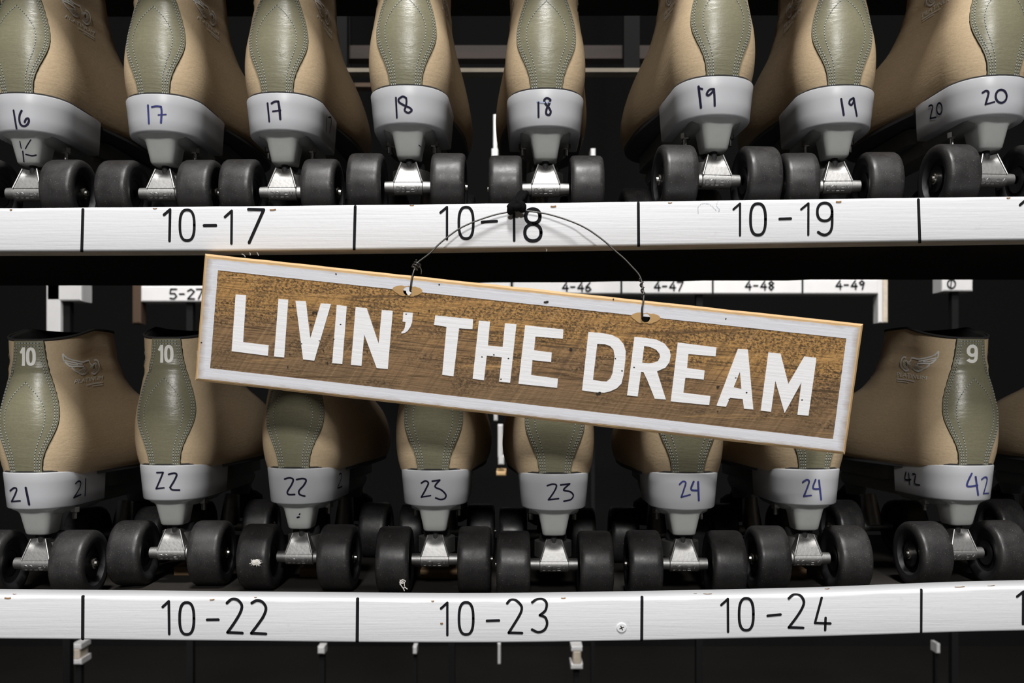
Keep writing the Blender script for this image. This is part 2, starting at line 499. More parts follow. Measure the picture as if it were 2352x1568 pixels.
# --- writing on the boards (strokes in photo pixels, laid on the board's face)
U_INK = [
    (6.6, 0, [(190.8,481),(189.5,530),(188,577)]), (6.6, 0, [(816,474),(813.5,572.5)]), (6.6, 0, [(1466,466),(1466.8,564.5)]), (6.6, 0, [(2109,458.5),(2112.4,557)]),
    (6, 0, [(377,493),(391,481),(389.6,552.7)]), (6, 1, oval(430,517,16.6,35.2)), (6.5, 0, [(469,517.8),(496,517.5)]),
    (5.8, 0, [(517,498),(532.5,484),(531.8,559)]), (6.8, 0, [(571,480.5),(606,481.5),(572.5,557)]),
    (5.5, 0, [(1011.8,488),(1026.8,475.5),(1026.7,549)]), (6.2, 1, oval(1070.5,511.8,16.6,36.2)), (6, 0, [(1107,509.6),(1141,507.8)]),
    (6, 0, [(1180.5,478),(1181,552)]), (8, 1, oval(1223.8,496.5,16.4,16.5,2.2)), (7.5, 1, oval(1224,534,18.6,19.2,2.2)),
    (5, 0, [(1684.5,480.5),(1699.5,467.5),(1699.5,540.4)]), (6.4, 1, oval(1740.8,503.6,17.2,36)), (6, 0, [(1790.5,502.7),(1816,501.8)]),
    (5, 0, [(1840,480.5),(1856.6,467),(1856.3,539)]), (6.2, 1, oval(1894,486.5,17,20.5,2.3)), (6.2, 1, [(1911,488),(1911,512),(1909.5,525),(1905,534),(1896,539.3),(1887,538),(1879,533)]),
    (6, 0, [(2342.5,470.5),(2357,458),(2357,532)]),
]
L_INK = [
    (7.4, 0, [(190.8,1369.5),(190.2,1468)]), (7.4, 0, [(821.5,1375),(820.5,1475)]), (6.8, 0, [(1474.5,1371),(1473.8,1470)]), (5.6, 0, [(2116,1354),(2115.5,1454)]),
    (6, 0, [(374,1393),(388,1380),(389,1455)]), (6.4, 1, oval(429.3,1419.5,16.4,36.6)), (6, 0, [(476,1422.5),(502,1422.2)]),
    (6.4, 1, [(521.5,1384),(532,1376),(546,1377.5),(555.5,1389),(552.5,1405),(540,1427),(523,1451.5)]), (6.4, 0, [(523,1451.5),(557,1453)]),
    (6.4, 1, [(578.5,1384),(590,1378.5),(603,1382),(611,1395),(606.5,1412),(595,1430),(577.5,1453.3)]), (6.4, 0, [(577.5,1453.3),(611,1454.8)]),
    (5.6, 0, [(1013,1396.5),(1027.5,1383.5),(1027.5,1457.5)]), (6.2, 1, oval(1070.7,1419.5,16.4,36.8)), (6, 0, [(1118.5,1425),(1146,1424)]),
    (6, 1, [(1165,1384.5),(1173,1377.5),(1185,1378.5),(1196.5,1389),(1198,1400),(1191,1416),(1168.5,1452.3)]), (6, 0, [(1168.5,1452.3),(1199,1453)]),
    (6, 1, [(1222.5,1382.5),(1233.5,1376.3),(1247.5,1376.3),(1255.5,1385),(1252.5,1401),(1240,1412)]), (6, 1, [(1240,1412),(1252.5,1417.5),(1256.5,1432),(1250,1446),(1236,1451),(1222,1445)]),
    (5.6, 0, [(1656.5,1388.5),(1671.5,1375),(1672,1450)]), (6.2, 1, oval(1713.8,1410,16.4,36.6)), (6, 0, [(1763,1413.3),(1792.5,1410.4)]),
    (6, 1, [(1811.5,1373.5),(1823,1365.5),(1838,1367.5),(1846,1380),(1842.5,1395),(1829,1417),(1811.5,1440)]), (6, 0, [(1811.5,1440),(1844.5,1441)]),
    (5.6, 0, [(1887,1372),(1871.5,1430),(1907,1431)]), (5.6, 0, [(1896,1418),(1895,1446)]),
    (6, 0, [(2336,1369),(2350,1358),(2349.5,1432)]),
]
U_CHIP = [((621,482),(633,481)), ((352,479),(360,479)), ((1266,474),(1276,473.5)), ((1535,466),(1543,465.6)), ((1921,463.5),(1931,463)), ((2313,455),(2319,454.5)), ((942,472),(950,472)), ((24,482),(27,482))]
L_CHIP = [((30,1364.5),(37,1364.5)), ((12,1373),(24,1373)), ((483,1377),(492,1376)), ((585,1372),(589,1372)), ((1290,1374),(1298,1373.6)), ((1617,1364),(1634,1364)), ((1594,1363),(1600,1363)), ((2194,1348.5),(2215,1347.5)), ((2270,1346),(2284,1344.5)), ((1896,1352.5),(1904,1352)), ((48,1351),(54,1351)), ((992,1380),(996,1380)), ((1013,1431),(1016,1431))]
GHOST = [[(1603,488),(1603,474),(1612,467),(1628,468),(1640,478),(1644,482)], [(1648,463),(1645,472),(1652,480),(1650,484)]]

def write_board(o, parent, strokes, chips, ghosts=()):
    inv = Matrix.Identity(4)
    bv = bvh_of(o); mb = MB()
    for w, curved, pts in strokes:
        ink_on(mb, bv, inv, pts, w, YB, bool(curved) and len(pts) < 20, 0, 0.0004)
    for a, b in chips: ink_on(mb, bv, inv, [a, ((a[0]+b[0])/2, (a[1]+b[1])/2 + 0.6), b], random.uniform(2.2, 4.2), YB, True, 1, 0.0004)
    for g in ghosts:
        pp = catmull([(p[0], p[1], 0) for p in g], 3.2)
        for a in pp[::1]: ink_on(mb, bv, inv, [(a.x, a.y), (a.x+1, a.y+0.5)], 1.3, YB, False, 2, 0.0004)
    # join the marks into the board's own mesh
    me = o.data
    v0 = [tuple(v.co) for v in me.vertices]; f0 = [tuple(p.vertices) for p in me.polygons]; m0 = [p.material_index for p in me.polygons]
    nb = MB(); nb.v = [Vector(p) for p in v0]; nb.f = list(f0); nb.m = list(m0)
    nb.add(mb.v, mb.f); nb.m = m0 + [2 + k for k in mb.m]
    nm = bpy.data.meshes.new(me.name)
    nm.from_pydata([tuple(p) for p in nb.v], [], nb.f)
    for m in me.materials: nm.materials.append(m)
    for i, (p, mi) in enumerate(zip(nm.polygons, nb.m)):
        p.material_index = mi; p.use_smooth = i < len(f0)
    nm.set_sharp_from_angle(angle=math.radians(50))
    o.data = nm
write_board(fb_up, shelf_up, U_INK, U_CHIP, GHOST)
write_board(fb_lo, shelf_lo, L_INK, L_CHIP)

# screw in the lower board
mb = MB()
c = px(1427.5, 1441, YB)
n = 28
mb.loft([[(c.x + r*math.cos(2*math.pi*k/n), c.y - d, c.z + r*math.sin(2*math.pi*k/n)) for k in range(n)] for r, d in ((0.0041, -0.0004), (0.0041, 0.0004), (0.0034, 0.0009), (0.0001, 0.0010))], False, False)
for a in (0.4, 0.4 + math.pi/2):
    u = Vector((math.cos(a), 0, math.sin(a))); w = Vector((-math.sin(a), 0, math.cos(a)))
    q = c + Vector((0, -0.00105, 0))
    mb.add([q - u*0.0019 - w*0.0004, q + u*0.0019 - w*0.0004, q + u*0.0019 + w*0.0004, q - u*0.0019 + w*0.0004], [(0, 1, 2, 3)], 1)
local(mb.build('screw', [M['board_paint'], M['hole_dark']], shelf_lo), shelf_lo)
# torn paint fibres under the upper board
for pts in ([(555,583),(561,586),(563.5,590.5)], [(573,580),(575.5,583),(574,586)], [(590,579),(592.5,583),(594,587)], [(1253,571),(1256,573),(1255,577)]):
    mb = MB()
    mb.tube(catmull([px(a, b, YB + 0.004) for a, b in pts], 0.0006), 0.00035, 5)
    local(mb.build('paint_flake', M['board_paint'], shelf_up), shelf_up)

# ------------------------------------------------------------------ the skate
HB = -0.025      # back of the heel, behind the rear axle
ZT = 0.110       # top of the heel block
def boot_L(h): return smooth_interp([(-4,262),(0,265),(15,268),(30,262),(45,246),(58,212),(68,180),(78,154),(92,132),(112,118)], h)
def boot_yb(h): return smooth_interp([(-4,4),(0,3),(15,0.3),(35,-0.8),(50,0.3),(65,2.6),(80,5.6),(95,7.5),(112,7)], h)
def boot_Wh(h): return smooth_interp([(-4,31),(0,32.6),(12,35),(28,36),(45,35),(60,32.5),(76,30.2),(82,28.9),(87,29.9),(93,28.6),(99,29.6),(112,30)], h)
def boot_Wb(h): return smooth_interp([(-4,41),(0,44),(15,46.5),(30,45.5),(45,42.5),(60,39),(75,36.5),(92,36),(112,37)], h)
_cache = {}
def half_outline(h):
    k = round(h, 3)
    if k in _cache: return _cache[k]
    Wh, Wb, L, yb = boot_Wh(h), boot_Wb(h), boot_L(h), boot_yb(h)
    R = 38.0; p = 2.25; pts = []
    for i in range(15):
        a = math.pi/2 * i/14
        x = Wh * math.sin(a)**(2/p); t = R * (1 - math.cos(a)**(2/p))
        pts.append((x, t))
    rt = min(70.0, 0.48*(L - R)); t1 = L - rt
    for i in range(1, 13):
        t = R + (t1 - R) * i/12
        s = min(1, max(0, (t - R) / 125)); s = s*s*(3-2*s)
        pts.append((Wh + (Wb - Wh)*s, t))
    We = pts[-1][0]
    for i in range(1, 12):
        a = math.pi/2 * i/11
        pts.append((We*math.cos(a)**(2/2.3), t1 + rt*math.sin(a)**(2/2.3)))
    pts = [(x, t + yb) for x, t in pts]
    acc = [0.0]
    for a, b in zip(pts, pts[1:]): acc.append(acc[-1] + math.hypot(b[0]-a[0], b[1]-a[1]))
    _cache[k] = (pts, acc); return _cache[k]
MM = 0.001
def boot_lift(h, y): return 13.0 * max(0, (h - 70) / 42) * min(1, max(0, (y-8)/55))
def bpt(h, s, off=0.0):
    """point on the boot: height h above the heel block, arc s from the back seam (mm, + to the right)"""
    pts, acc = half_outline(h); a = abs(s)
    i = 0
    while i < len(acc) - 2 and acc[i+1] < a: i += 1
    t = (a - acc[i]) / (acc[i+1] - acc[i])
    x = lerp(pts[i][0], pts[i+1][0], t); y = lerp(pts[i][1], pts[i+1][1], t)
    return Vector((math.copysign(x, s) * MM, HB + y*MM, ZT + (h + boot_lift(h, y))*MM))
def bnrm(h, s):
    du = bpt(h, s + 0.8) - bpt(h, s - 0.8); dv = bpt(h + 0.8, s) - bpt(h - 0.8, s)
    return du.cross(dv).normalized()
def bsurf(h, s, off): return bpt(h, s) + bnrm(h, s) * off * MM

def strip_hw(h): return smooth_interp([(0,13.2),(10,14.5),(20,17.8),(30,22.5),(38,25.8),(46,27.5),(55,27),(65,24.5),(75,20.8),(85,17),(95,14.2),(112,12.2)], h)

def make_boot_mesh(parent):
    mb = MB(); rings = []
    hs = [-4, -1, 2, 6] + [6 + 106*k/30 for k in range(1, 31)]
    for h in hs:
        pts, _ = half_outline(h)
        loop = [(x, y) for x, y in pts] + [(-x, y) for x, y in reversed(pts[1:-1])]
        rings.append([(x*MM, HB + y*MM, ZT + (h + boot_lift(h, y))*MM) for x, y in loop])
    mb.loft(rings, True, False)
    top = rings[-1]
    cx = 0; cy = sum(p[1] for p in top)/len(top)
    def inset(r, f, dz): return [(p[0]*f, cy + (p[1]-cy)*f, p[2]+dz) for p in r]
    mb.loft([top, inset(top, 0.955, 0.0012), inset(top, 0.90, -0.001), inset(top, 0.86, -0.012), inset(top, 0.80, -0.05)], False, True, mi=1)
    b = mb.build('boot', [M['boot_leather'], M['lining']], parent, True)
    mp = MB(); loop = [Vector(p) + Vector((0, 0, 0.0006)) for p in top]
    mp.tube(loop + loop[:2], 0.0012, 8)
    mp.build('collar_piping', M['lining'], b, True)
    return b

def make_strip(boot):
    mb = MB(); nh, ns = 46, 14; grid = []
    for i in range(nh + 1):
        h = -1 + 113*i/nh; w = strip_hw(max(0, h)); row = []
        for j in range(ns + 1):
            q = -1 + 2*j/ns
            q = math.copysign(abs(q)**0.8, q)
            off = 1.35 + 0.55*math.exp(-((h-52)/26)**2)*(1-q*q)
            if 80 < h < 88: off -= 1.1*math.exp(-((h-84)/1.8)**2)
            if h >= 86: off += 0.25
            row.append(bsurf(h, q*w, off))
        grid.append(row)
    n = ns + 1
    mb.add([p for r in grid for p in r], [(i*n+j, i*n+j+1, (i+1)*n+j+1, (i+1)*n+j) for i in range(nh) for j in range(ns)], 0)
    for side in (-1, 1):       # cut edge
        a = []; b = []
        for i in range(nh + 1):
            h = -1 + 113*i/nh; w = strip_hw(max(0, h))
            a.append(grid[i][0 if side < 0 else ns]); b.append(bsurf(h, side*(w+1.15+0.30*math.sin(i*2.3)), -0.3))
        vs = a + b; m = nh + 1
        mb.add(vs, [(i, i+1, m+i+1, m+i) if side < 0 else (i, m+i, m+i+1, i+1) for i in range(nh)], 1)
    top = grid[-1]; bt = [bsurf(112, s, -1.0) for s in [(-1+2*j/ns)*strip_hw(112) for j in range(n)]]
    mb.add(top + bt, [(j, j+1, n+j+1, n+j) for j in range(ns)], 1)
    return mb.build('backstay', [M['strip_leather'], M['strip_edge']], boot, True, 60)

def strip_off(h, s):
    w = strip_hw(h); q = max(-1, min(1, s/w))
    return 1.35 + 0.55*math.exp(-((h-52)/26)**2)*(1-q*q) + (0.25 if h >= 86 else 0)

def stitch(mb, path, L=1.65, gap=0.95, wd=0.55, ht=0.30):
    """path: list of (h, s); little thread loops laid along it"""
    P = [bsurf(h, s, strip_off(h, s) + 0.03) for h, s in path]; Q = [bnrm(h, s) for h, s in path]
    acc = [0.0]
    for a, b in zip(P, P[1:]): acc.append(acc[-1] + (b-a).length)
    def at(d):
        i = 0
        while i < len(acc)-2 and acc[i+1] < d: i += 1
        t = (d - acc[i]) / max(1e-9, acc[i+1]-acc[i]); return P[i].lerp(P[i+1], t), Q[i]
    d = 0.0
    while d + L*MM < acc[-1]:
        a, q = at(d); b, _ = at(d + L*MM)
        t = (b-a).normalized(); w = q.cross(t).normalized()*wd*MM/2; u = q*ht*MM
        m = (a+b)/2 + u*1.15
        mb.add([a-w*0.5, b-w*0.5, b+w*0.5, a+w*0.5, m-w-t*0.5*MM, m-w+t*0.5*MM, m+w+t*0.5*MM, m+w-t*0.5*MM],
               [(4,5,6,7), (0,1,5,4), (1,2,6,5), (2,3,7,6), (3,0,4,7)])
        e, q2 = at(min(acc[-1], d + (L + gap*0.5)*MM)); hw = w*1.05; u2 = q2*0.10*MM
        mb.add([e-hw-t*0.42*MM+u2, e-hw+t*0.42*MM+u2, e+hw+t*0.42*MM+u2, e+hw-t*0.42*MM+u2], [(0,1,2,3)], 1)
        d += (L + gap)*MM

def make_stitching(boot):
    mb = MB()
    for side in (-1, 1):
        for ins in (1.7, 3.6):
            stitch(mb, [(h, side*(strip_hw(h)-ins)) for h in [1 + 108*k/60 for k in range(61)]])
        stitch(mb, [(h, side*smooth_interp([(1,8.2),(14,9.2),(26,12.2),(38,16.0),(47,17.0),(56,15.2),(66,9.2),(74,2.0),(76,0.2)], h)) for h in [1 + 75*k/50 for k in range(51)]])
    for h in (107.5, 110):
        stitch(mb, [(h, s) for s in [lerp(-10, 10, k/20) for k in range(21)]])
    return mb.build('stitching', [M['thread'], M['strip_edge']], boot)

def text_mesh(body, size):
    cu = bpy.data.curves.new('tmp', 'FONT'); cu.body = body; cu.size = size; cu.resolution_u = 3
    o = bpy.data.objects.new('tmp', cu); C.objects.link(o)
    dg = bpy.context.evaluated_depsgraph_get()
    me = bpy.data.meshes.new_from_object(o.evaluated_get(dg))
    vs = [v.co.copy() for v in me.vertices]; fs = [tuple(p.vertices) for p in me.polygons]
    bpy.data.objects.remove(o); bpy.data.curves.remove(cu); bpy.data.meshes.remove(me)
    x0 = min(v.x for v in vs); x1 = max(v.x for v in vs); y0 = min(v.y for v in vs); y1 = max(v.y for v in vs)
    return [((v.x-x0)/(x1-x0), (v.y-y0)/(y1-y0)) for v in vs], fs

def flat_glyph(mb, loops, fn):
    """outline loops in (u, v) -> filled on a surface by fn"""
    vs = [Vector((u, v, 0)) for lp in loops for u, v in lp]
    tris = tessellate_polygon([[Vector((u, v, 0)) for u, v in lp] for lp in loops])
    mb.add([fn(v.x, v.y) for v in vs], [tuple(t) for t in tris])

def thick_stroke(mb, pts, w, fn):
    pts = catmull([(p[0], p[1], 0) for p in pts], 0.6) if len(pts) > 2 else straight([(p[0], p[1], 0) for p in pts], 0.6)
    L, R = [], []
    for i, p in enumerate(pts):
        t = (pts[min(i+1, len(pts)-1)] - pts[max(i-1, 0)]); t.normalize()
        q = Vector((-t.y, t.x, 0)) * w/2
        L.append(p+q); R.append(p-q)
    n = len(pts)
    mb.add([fn(p.x, p.y) for p in L + R], [(i, n+i, n+i+1, i+1) for i in range(n-1)])

def size_number(boot, digits):
    mb = MB()
    fn = lambda u, v: bsurf(90.5 + v, u, strip_off(96, u*0.9) + 0.28)
    # condensed bold numerals, 16 mm tall
    if digits == '10':
        for pts, w in (([(-5.9, 11.2), (-4.6, 12.6), (-3.8, 14.6)], 2.2), ([(-3.0, 0), (-3.0, 16)], 2.6)): thick_stroke(mb, pts, w, fn)
        thick_stroke(mb, oval(2.9, 8, 2.55, 6.7, 2.6, 30), 2.6, fn)
    else:
        thick_stroke(mb, oval(0, 11.0, 3.4, 4.0, 2.3, 30), 3.0, fn)
        thick_stroke(mb, [(3.5, 11), (3.5, 6.5), (2.6, 2.8), (0.2, 1.4), (-2.6, 1.9), (-3.9, 3.2)], 3.0, fn)
    return mb.build('size_number', M['number_white'], boot)

PLAT = text_mesh('PLATINUM', 1.0)
def side_print(boot, side):
    """winged wheel, maker's word and two rules, printed on the boot's side"""
    mb = MB()
    S0, H0 = 27.0, 78.0          # arc of the print's heel end, its lowest rule
    LEN = 52.0
    def fn(u, v):                # u 0..52 away from the heel, v 0..27 up
        return bsurf(H0 - 5 + v, side*(S0 + u*1.2), 0.45)
    sc = 52.0/1400.0             # from the photo's crop
    def c(x, y): return ((x-330)*sc, (1250-y)*sc*0.82)
    st = lambda pts, w: thick_stroke(mb, [c(*p) for p in pts], w, fn)
    st([(335,375),(420,490),(560,570),(720,620),(900,660),(1140,650),(1180,710),(1250,765),(1330,765)], 1.15)
    st([(335,375),(360,545),(420,580),(560,630),(720,680),(880,710)], 1.1)
    st([(390,600),(480,710),(560,740),(740,750),(930,770)], 1.25)
    st([(400,610),(560,690),(720,705)], 0.8)
    st([(540,765),(680,870),(820,835),(980,800)], 1.2)
    st([(700,880),(820,920),(920,860),(1020,825)], 1.15)
    st([(820,930),(930,950),(980,890),(1025,835)], 1.15)
    st([(680,865),(800,925),(900,960),(1000,955),(1090,920),(1140,850),(1200,800),(1290,790)], 1.2)
    st([(1010,950),(1050,880)], 0.9); st([(1060,940),(1090,870)], 0.9)
    st(oval(1350*1.0, 805, 60, 70, 2, 24), 1.0)
    st([(1270,930),(1340,965),(1430,965),(1520,900),(1560,800),(1530,700),(1450,650),(1360,660)], 1.5)
    st([(1300,900),(1390,910),(1450,850),(1460,770),(1410,700)], 0.9)
    vs, fs = PLAT
    w0, w1 = c(645, 0)[0], c(1735, 0)[0]
    h0, h1 = c(0, 1180)[1], c(0, 1085)[1]
    tv = []
    for u, v in vs:
        uu = u if side > 0 else 1 - u
        d = lerp(w0, w1, uu); lift = 2.4*uu
        slant = (v-0.5)*1.3*side
        tv.append(fn(d + slant, h0 + lift + v*(h1-h0)*1.05))
    mb.add(tv, [tuple(f) if side > 0 else tuple(reversed(f)) for f in fs])
    st([(1060,1225),(1400,1190),(1735,1165)], 0.75)
    st([(1290,1250),(1500,1232),(1735,1215)], 0.6)
    return mb.build('side_print', M['print_white'], boot)

def heel_outline(a, y0, depth, n=13):
    """U shape open to the toe: half width a, back at y0"""
    R = 0.036; p = 2.2; half = []
    for i in range(n):
        t = math.pi/2 * i/(n-1)
        half.append((a*math.sin(t)**(2/p), y0 + R*(1-math.cos(t)**(2/p))))
    half += [(a*1.01, y0 + R + (depth-R)*0.5), (a*1.02, y0 + depth)]
    return half + [(-x, y) for x, y in reversed(half[1:])]

def make_heel(parent, k):
    mb = MB(); a1, a0 = 0.0328*k, 0.0302*k
    def ring(z, a, y): return [(x, yy, z) for x, yy in heel_outline(a, y, 0.084)]
    z0, z1 = ZT-0.0315, ZT
    mb.loft([ring(z0, a0*0.96, HB+0.0038), ring(z0+0.0004, a0*0.985, HB+0.0030), ring(z0+0.0013, a0, HB+0.0025),
             ring(lerp(z0, z1, 0.35), lerp(a0, a1, 0.36), HB+0.0017), ring(lerp(z0, z1, 0.7), lerp(a0, a1, 0.72), HB+0.0007),
             ring(z1-0.0012, a1, HB), ring(z1-0.0005, a1-0.0003, HB+0.0002), ring(z1, a1-0.0010, HB+0.0010), ring(z1, a1*0.5, HB+0.012)])
    return mb.build('heel_block', M['heel_grey'], parent, True, 40)

def make_sole(parent):
    mb = MB(); rings = []
    for z, g in ((ZT-0.007, -3.5), (ZT-0.0063, -2.5), (ZT-0.0008, -1.5), (ZT-0.0002, -2)):
        pts, _ = half_outline(0)
        lp = [(x+g, y) for x, y in pts if y > 58]
        lp = lp[:-1] + [(0, pts[-1][1]+g)]
        loop = lp + [(-x, y) for x, y in reversed(lp[:-1])]
        rings.append([(x*MM, HB + y*MM, z) for x, y in loop])
    mb.loft(rings); return mb.build('sole', M['sole_dark'], parent, True, 40)

def make_welt(parent, k):
    mb = MB()
    rings = [[(x, y, z) for x, y in heel_outline(0.0322*k if z < ZT+0.0010 else 0.0316*k, HB+0.0012, 0.083)] for z in (ZT-0.0006, ZT+0.0006, ZT+0.0014)]
    mb.loft(rings); return mb.build('welt', M['lining'], parent, True, 40)

def rrect(hw, y0, y1, r, z, n=5):
    out = []
    for cx, cy, a0 in ((hw-r, y0+r, -math.pi/2), (hw-r, y1-r, 0), (-hw+r, y1-r, math.pi/2), (-hw+r, y0+r, math.pi)):
        for k in range(n):
            a = a0 + math.pi/2*k/(n-1)
            out.append((cx + r*math.cos(a), cy + r*math.sin(a), z))
    return out

def make_plate(parent):
    mb = MB()
    z1 = ZT-0.0315
    mb.loft([rrect(0.0185, 0.000, 0.075, 0.010, z1-0.0065), rrect(0.0215, -0.006, 0.078, 0.010, z1-0.0035), rrect(0.0225, -0.008, 0.078, 0.010, z1+0.0005)])
    mb.loft([rrect(0.013, 0.06, 0.215, 0.006, z1-0.006), rrect(0.015, 0.06, 0.218, 0.006, z1+0.001), rrect(0.013, 0.06, 0.215, 0.006, z1+0.008)])
    mb.loft([rrect(0.021, 0.10, 0.22, 0.01, z1+0.008), rrect(0.021, 0.10, 0.22, 0.01, ZT-0.0085)])
    mb.tube([(0, 0.205, 0.083), (0, 0.205, 0.06)], [0.015, 0.010], 16)
    return mb.build('plate', M['plate_grey'], parent, True, 40)

def make_housing(parent):
    mb = MB(); z1 = ZT-0.0315
    mb.loft([rrect(0.0092, -0.0045, 0.017, 0.004, z1-0.0240), rrect(0.0102, -0.0062, 0.018, 0.0045, z1-0.0226), rrect(0.0109, -0.0078, 0.019, 0.005, z1-0.018),
             rrect(0.0127, -0.0100, 0.020, 0.006, z1-0.009), rrect(0.0134, -0.0108, 0.021, 0.006, z1-0.0055), rrect(0.0158, -0.0122, 0.024, 0.008, z1-0.0028), rrect(0.0200, -0.0150, 0.030, 0.010, z1-0.0008), rrect(0.0205, -0.0155, 0.030, 0.010, z1+0.0008)])
    return mb.build('pivot_housing', M['housing_grey'], parent, True, 55)

GLY = {'D': [[(0,0),(0,2),(0.8,2),(1.2,1.5),(1.2,0.5),(0.8,0),(0,0)]], 'O': [[(0.2,0),(0,0.4),(0,1.6),(0.3,2),(0.9,2),(1.2,1.6),(1.2,0.4),(0.9,0),(0.2,0)]],
       'L': [[(0,2),(0,0),(1.1,0)]], 'E': [[(1.1,2),(0,2),(0,0),(1.1,0)], [(0,1),(0.9,1)]], 'Y': [[(0,2),(0.6,1),(1.2,2)], [(0.6,1),(0.6,0)]]}

def make_truck(parent):
    mb = MB(); za = RW
    # web: trapezoid with a hollow at the top
    rows = []
    for k in range(9):
        t = k/8; z = lerp(za+0.0215, za+0.0035, t); hw = lerp(0.0064, 0.0122, t); yf = lerp(-0.0015, -0.0064, t)
        row = []
        for j in range(9):
            q = -1 + 2*j/8
            d = 0.0060*max(0, 1 - (q/0.85)**2) * max(0, 1 - t/0.42)**0.7
            row.append((q*hw, yf + d, z))
        rows.append(row)
    n = 9
    mb.add([p for r in rows for p in r], [(i*n+j, (i+1)*n+j, (i+1)*n+j+1, i*n+j+1) for i in range(8) for j in range(8)])
    for side in (0, 8):
        a = [r[side] for r in rows]; b = [(p[0], p[1]+0.016, p[2]) for p in a]; m = 9
        mb.add(a + b, [(i, m+i, m+i+1, i+1) if side == 0 else (i, i+1, m+i+1, m+i) for i in range(8)])
        mb.tube([(p[0], p[1]-0.0003, p[2]) for p in a], 0.00075, 8)
    mb.add([rows[0][j] for j in range(9)] + [(p[0], 0.014, p[2]) for p in rows[0]], [(j, j+1, 9+j+1, 9+j) for j in range(8)])
    # axle casting
    mb.lathe_x([(-0.0205, 0.001), (-0.0205, 0.0050), (-0.0128, 0.0053), (-0.0122, 0.0068), (0.0122, 0.0068), (0.0128, 0.0053), (0.0205, 0.0050), (0.0205, 0.001)], 28, (0, 0, za))
    # cup for the rubber cushions
    mb.lathe_z([(za+0.004, 0.010), (za+0.004, 0.0165), (za+0.0175, 0.0165), (za+0.0175, 0.012)], 28, (0, 0.020, 0))
    # raised lettering on the underside of the axle casting
    x = -0.0100
    for ch in 'DOLEY':
        for st in GLY[ch]:
            pp = []
            for p in straight([(a, b, 0) for a, b in st], 0.3):
                ang = math.radians(lerp(-46, -6, p.y/2))
                r = 0.0068
                pp.append((x + p.x*0.0027, -r*math.cos(ang), za + r*math.sin(ang)))
            mb.tube(pp, 0.00034, 5)
        x += 0.0042
    t = mb.build('truck', M['cast_aluminium'], parent, True, 40)
    mb = MB()
    mb.lathe_z([(za+0.0175, 0.0115), (za+0.021, 0.0125), (za+0.0245, 0.0115)], 20, (0, 0.020, 0), 0)
    mb.build('cushion', M['dark_rubber'], t, True, 40)
    mb = MB(); mb.tube([(0, 0.004, za+0.014), (0, 0.0045, za+0.028)], 0.0030, 12)
    mb.build('kingpin', M['dark_rubber'], t, True, 40)
    return t

def make_wheel(parent, side, y):
    """side -1 left, +1 right"""
    s = side; mb = MB()
    prof = [(-0.0105, 0.0115), (-0.0110, 0.0170), (-0.0138, 0.0195), (-0.0145, 0.0235), (-0.0143, 0.0262), (-0.0133, 0.0280), (-0.0115, 0.02885), (-0.0085, RW), (0.0095, RW),
            (0.0118, 0.0287), (0.0136, 0.0276), (0.0144, 0.0255), (0.0145, 0.0225), (0.0138, 0.0190), (0.0095, 0.0165), (0.0090, 0.0115)]
    n = 56; c = (s*0.0355, y, RW)
    rings = [[(c[0] + s*u, y + r*math.cos(2*math.pi*k/n), RW + r*math.sin(2*math.pi*k/n)) for k in range(n)] for u, r in (prof if s > 0 else prof)]
    mb.loft(rings, False, False)
    for i, f in enumerate(mb.f):
        row = min(f) // n
        if row < 3 or row >= 12: mb.m[i] = 1
    w = mb.build('wheel', [M['wheel_rubber'], M['wheel_side']], parent, True, 40)
    mb = MB()
    for e in (-0.0103, 0.0088):
        mb.lathe_x([(e-0.0012, 0.0035), (e-0.0012, 0.0112), (e+0.0012, 0.0112), (e+0.0012, 0.0035)], 24, c)
    mb.build('bearing', M['wheel_side'], w, True, 40)
    mb = MB(); x0 = c[0] + s*0.0100
    mb.lathe_x([(x0, 0.0048), (x0 + s*0.0032, 0.0048), (x0 + s*0.0040, 0.0040), (x0 + s*0.0041, 0.0026), (x0 + s*0.0058, 0.0024), (x0 + s*0.0060, 0.0001)], 6 if False else 12, c and (0, y, RW))
    mb.build('axle_nut', M['steel'], w, True, 40)
    return w

def make_bolt(parent, x, y):
    mb = MB(); z = ZT-0.0385
    mb.lathe_z([(z+0.004, 0.0042), (z-0.0005, 0.0042), (z-0.0012, 0.0034)], 6, (x, y, 0))
    mb.lathe_z([(z-0.001, 0.0022), (z-0.0065, 0.0022), (z-0.0070, 0.0016)], 12, (x, y, 0))
    return mb.build('mounting_bolt', M['steel'], parent, True, 30)

def make_skate(k, digits):
    r = empty('roller_skate', (0, 0, 0))
    b = make_boot_mesh(r); make_strip(b); make_stitching(b); size_number(b, digits); side_print(b, 1); side_print(b, -1)
    make_heel(r, k); make_welt(r, k); make_sole(r); make_plate(r); make_housing(r); make_truck(r)
    for y in (0.0, 0.165):
        for s in (-1, 1): make_wheel(r, s, y)
    for s in (-1, 1): make_bolt(r, s*0.0195, 0.024)
    mb = MB(); mb.lathe_x([(-0.0205, 0.001), (-0.0205, 0.0055), (0.0205, 0.0055), (0.0205, 0.001)], 16, (0, 0.165, RW))
    mb.tube([(0, 0.165, RW), (0, 0.175, 0.062)], [0.011, 0.008], 12)
    mb.build('truck', M['cast_aluminium'], r, True, 40)
    mb = MB(); mb.lathe_z([(0.030, 0.012), (0.034, 0.019), (0.055, 0.017), (0.060, 0.010)], 24, (0, 0.232, 0)); mb.tube([(0, 0.232, 0.058), (0, 0.20, 0.078)], 0.007, 10)
    mb.build('toe_stop', M['dark_rubber'], r, True, 40)
    return r

def copy_tree(o, parent=None):
    c = o.copy(); C.objects.link(c)
    if parent: c.parent = parent; c.matrix_parent_inverse = o.matrix_parent_inverse.copy()
    for ch in list(o.children):
        copy_tree(ch, c)
    return c

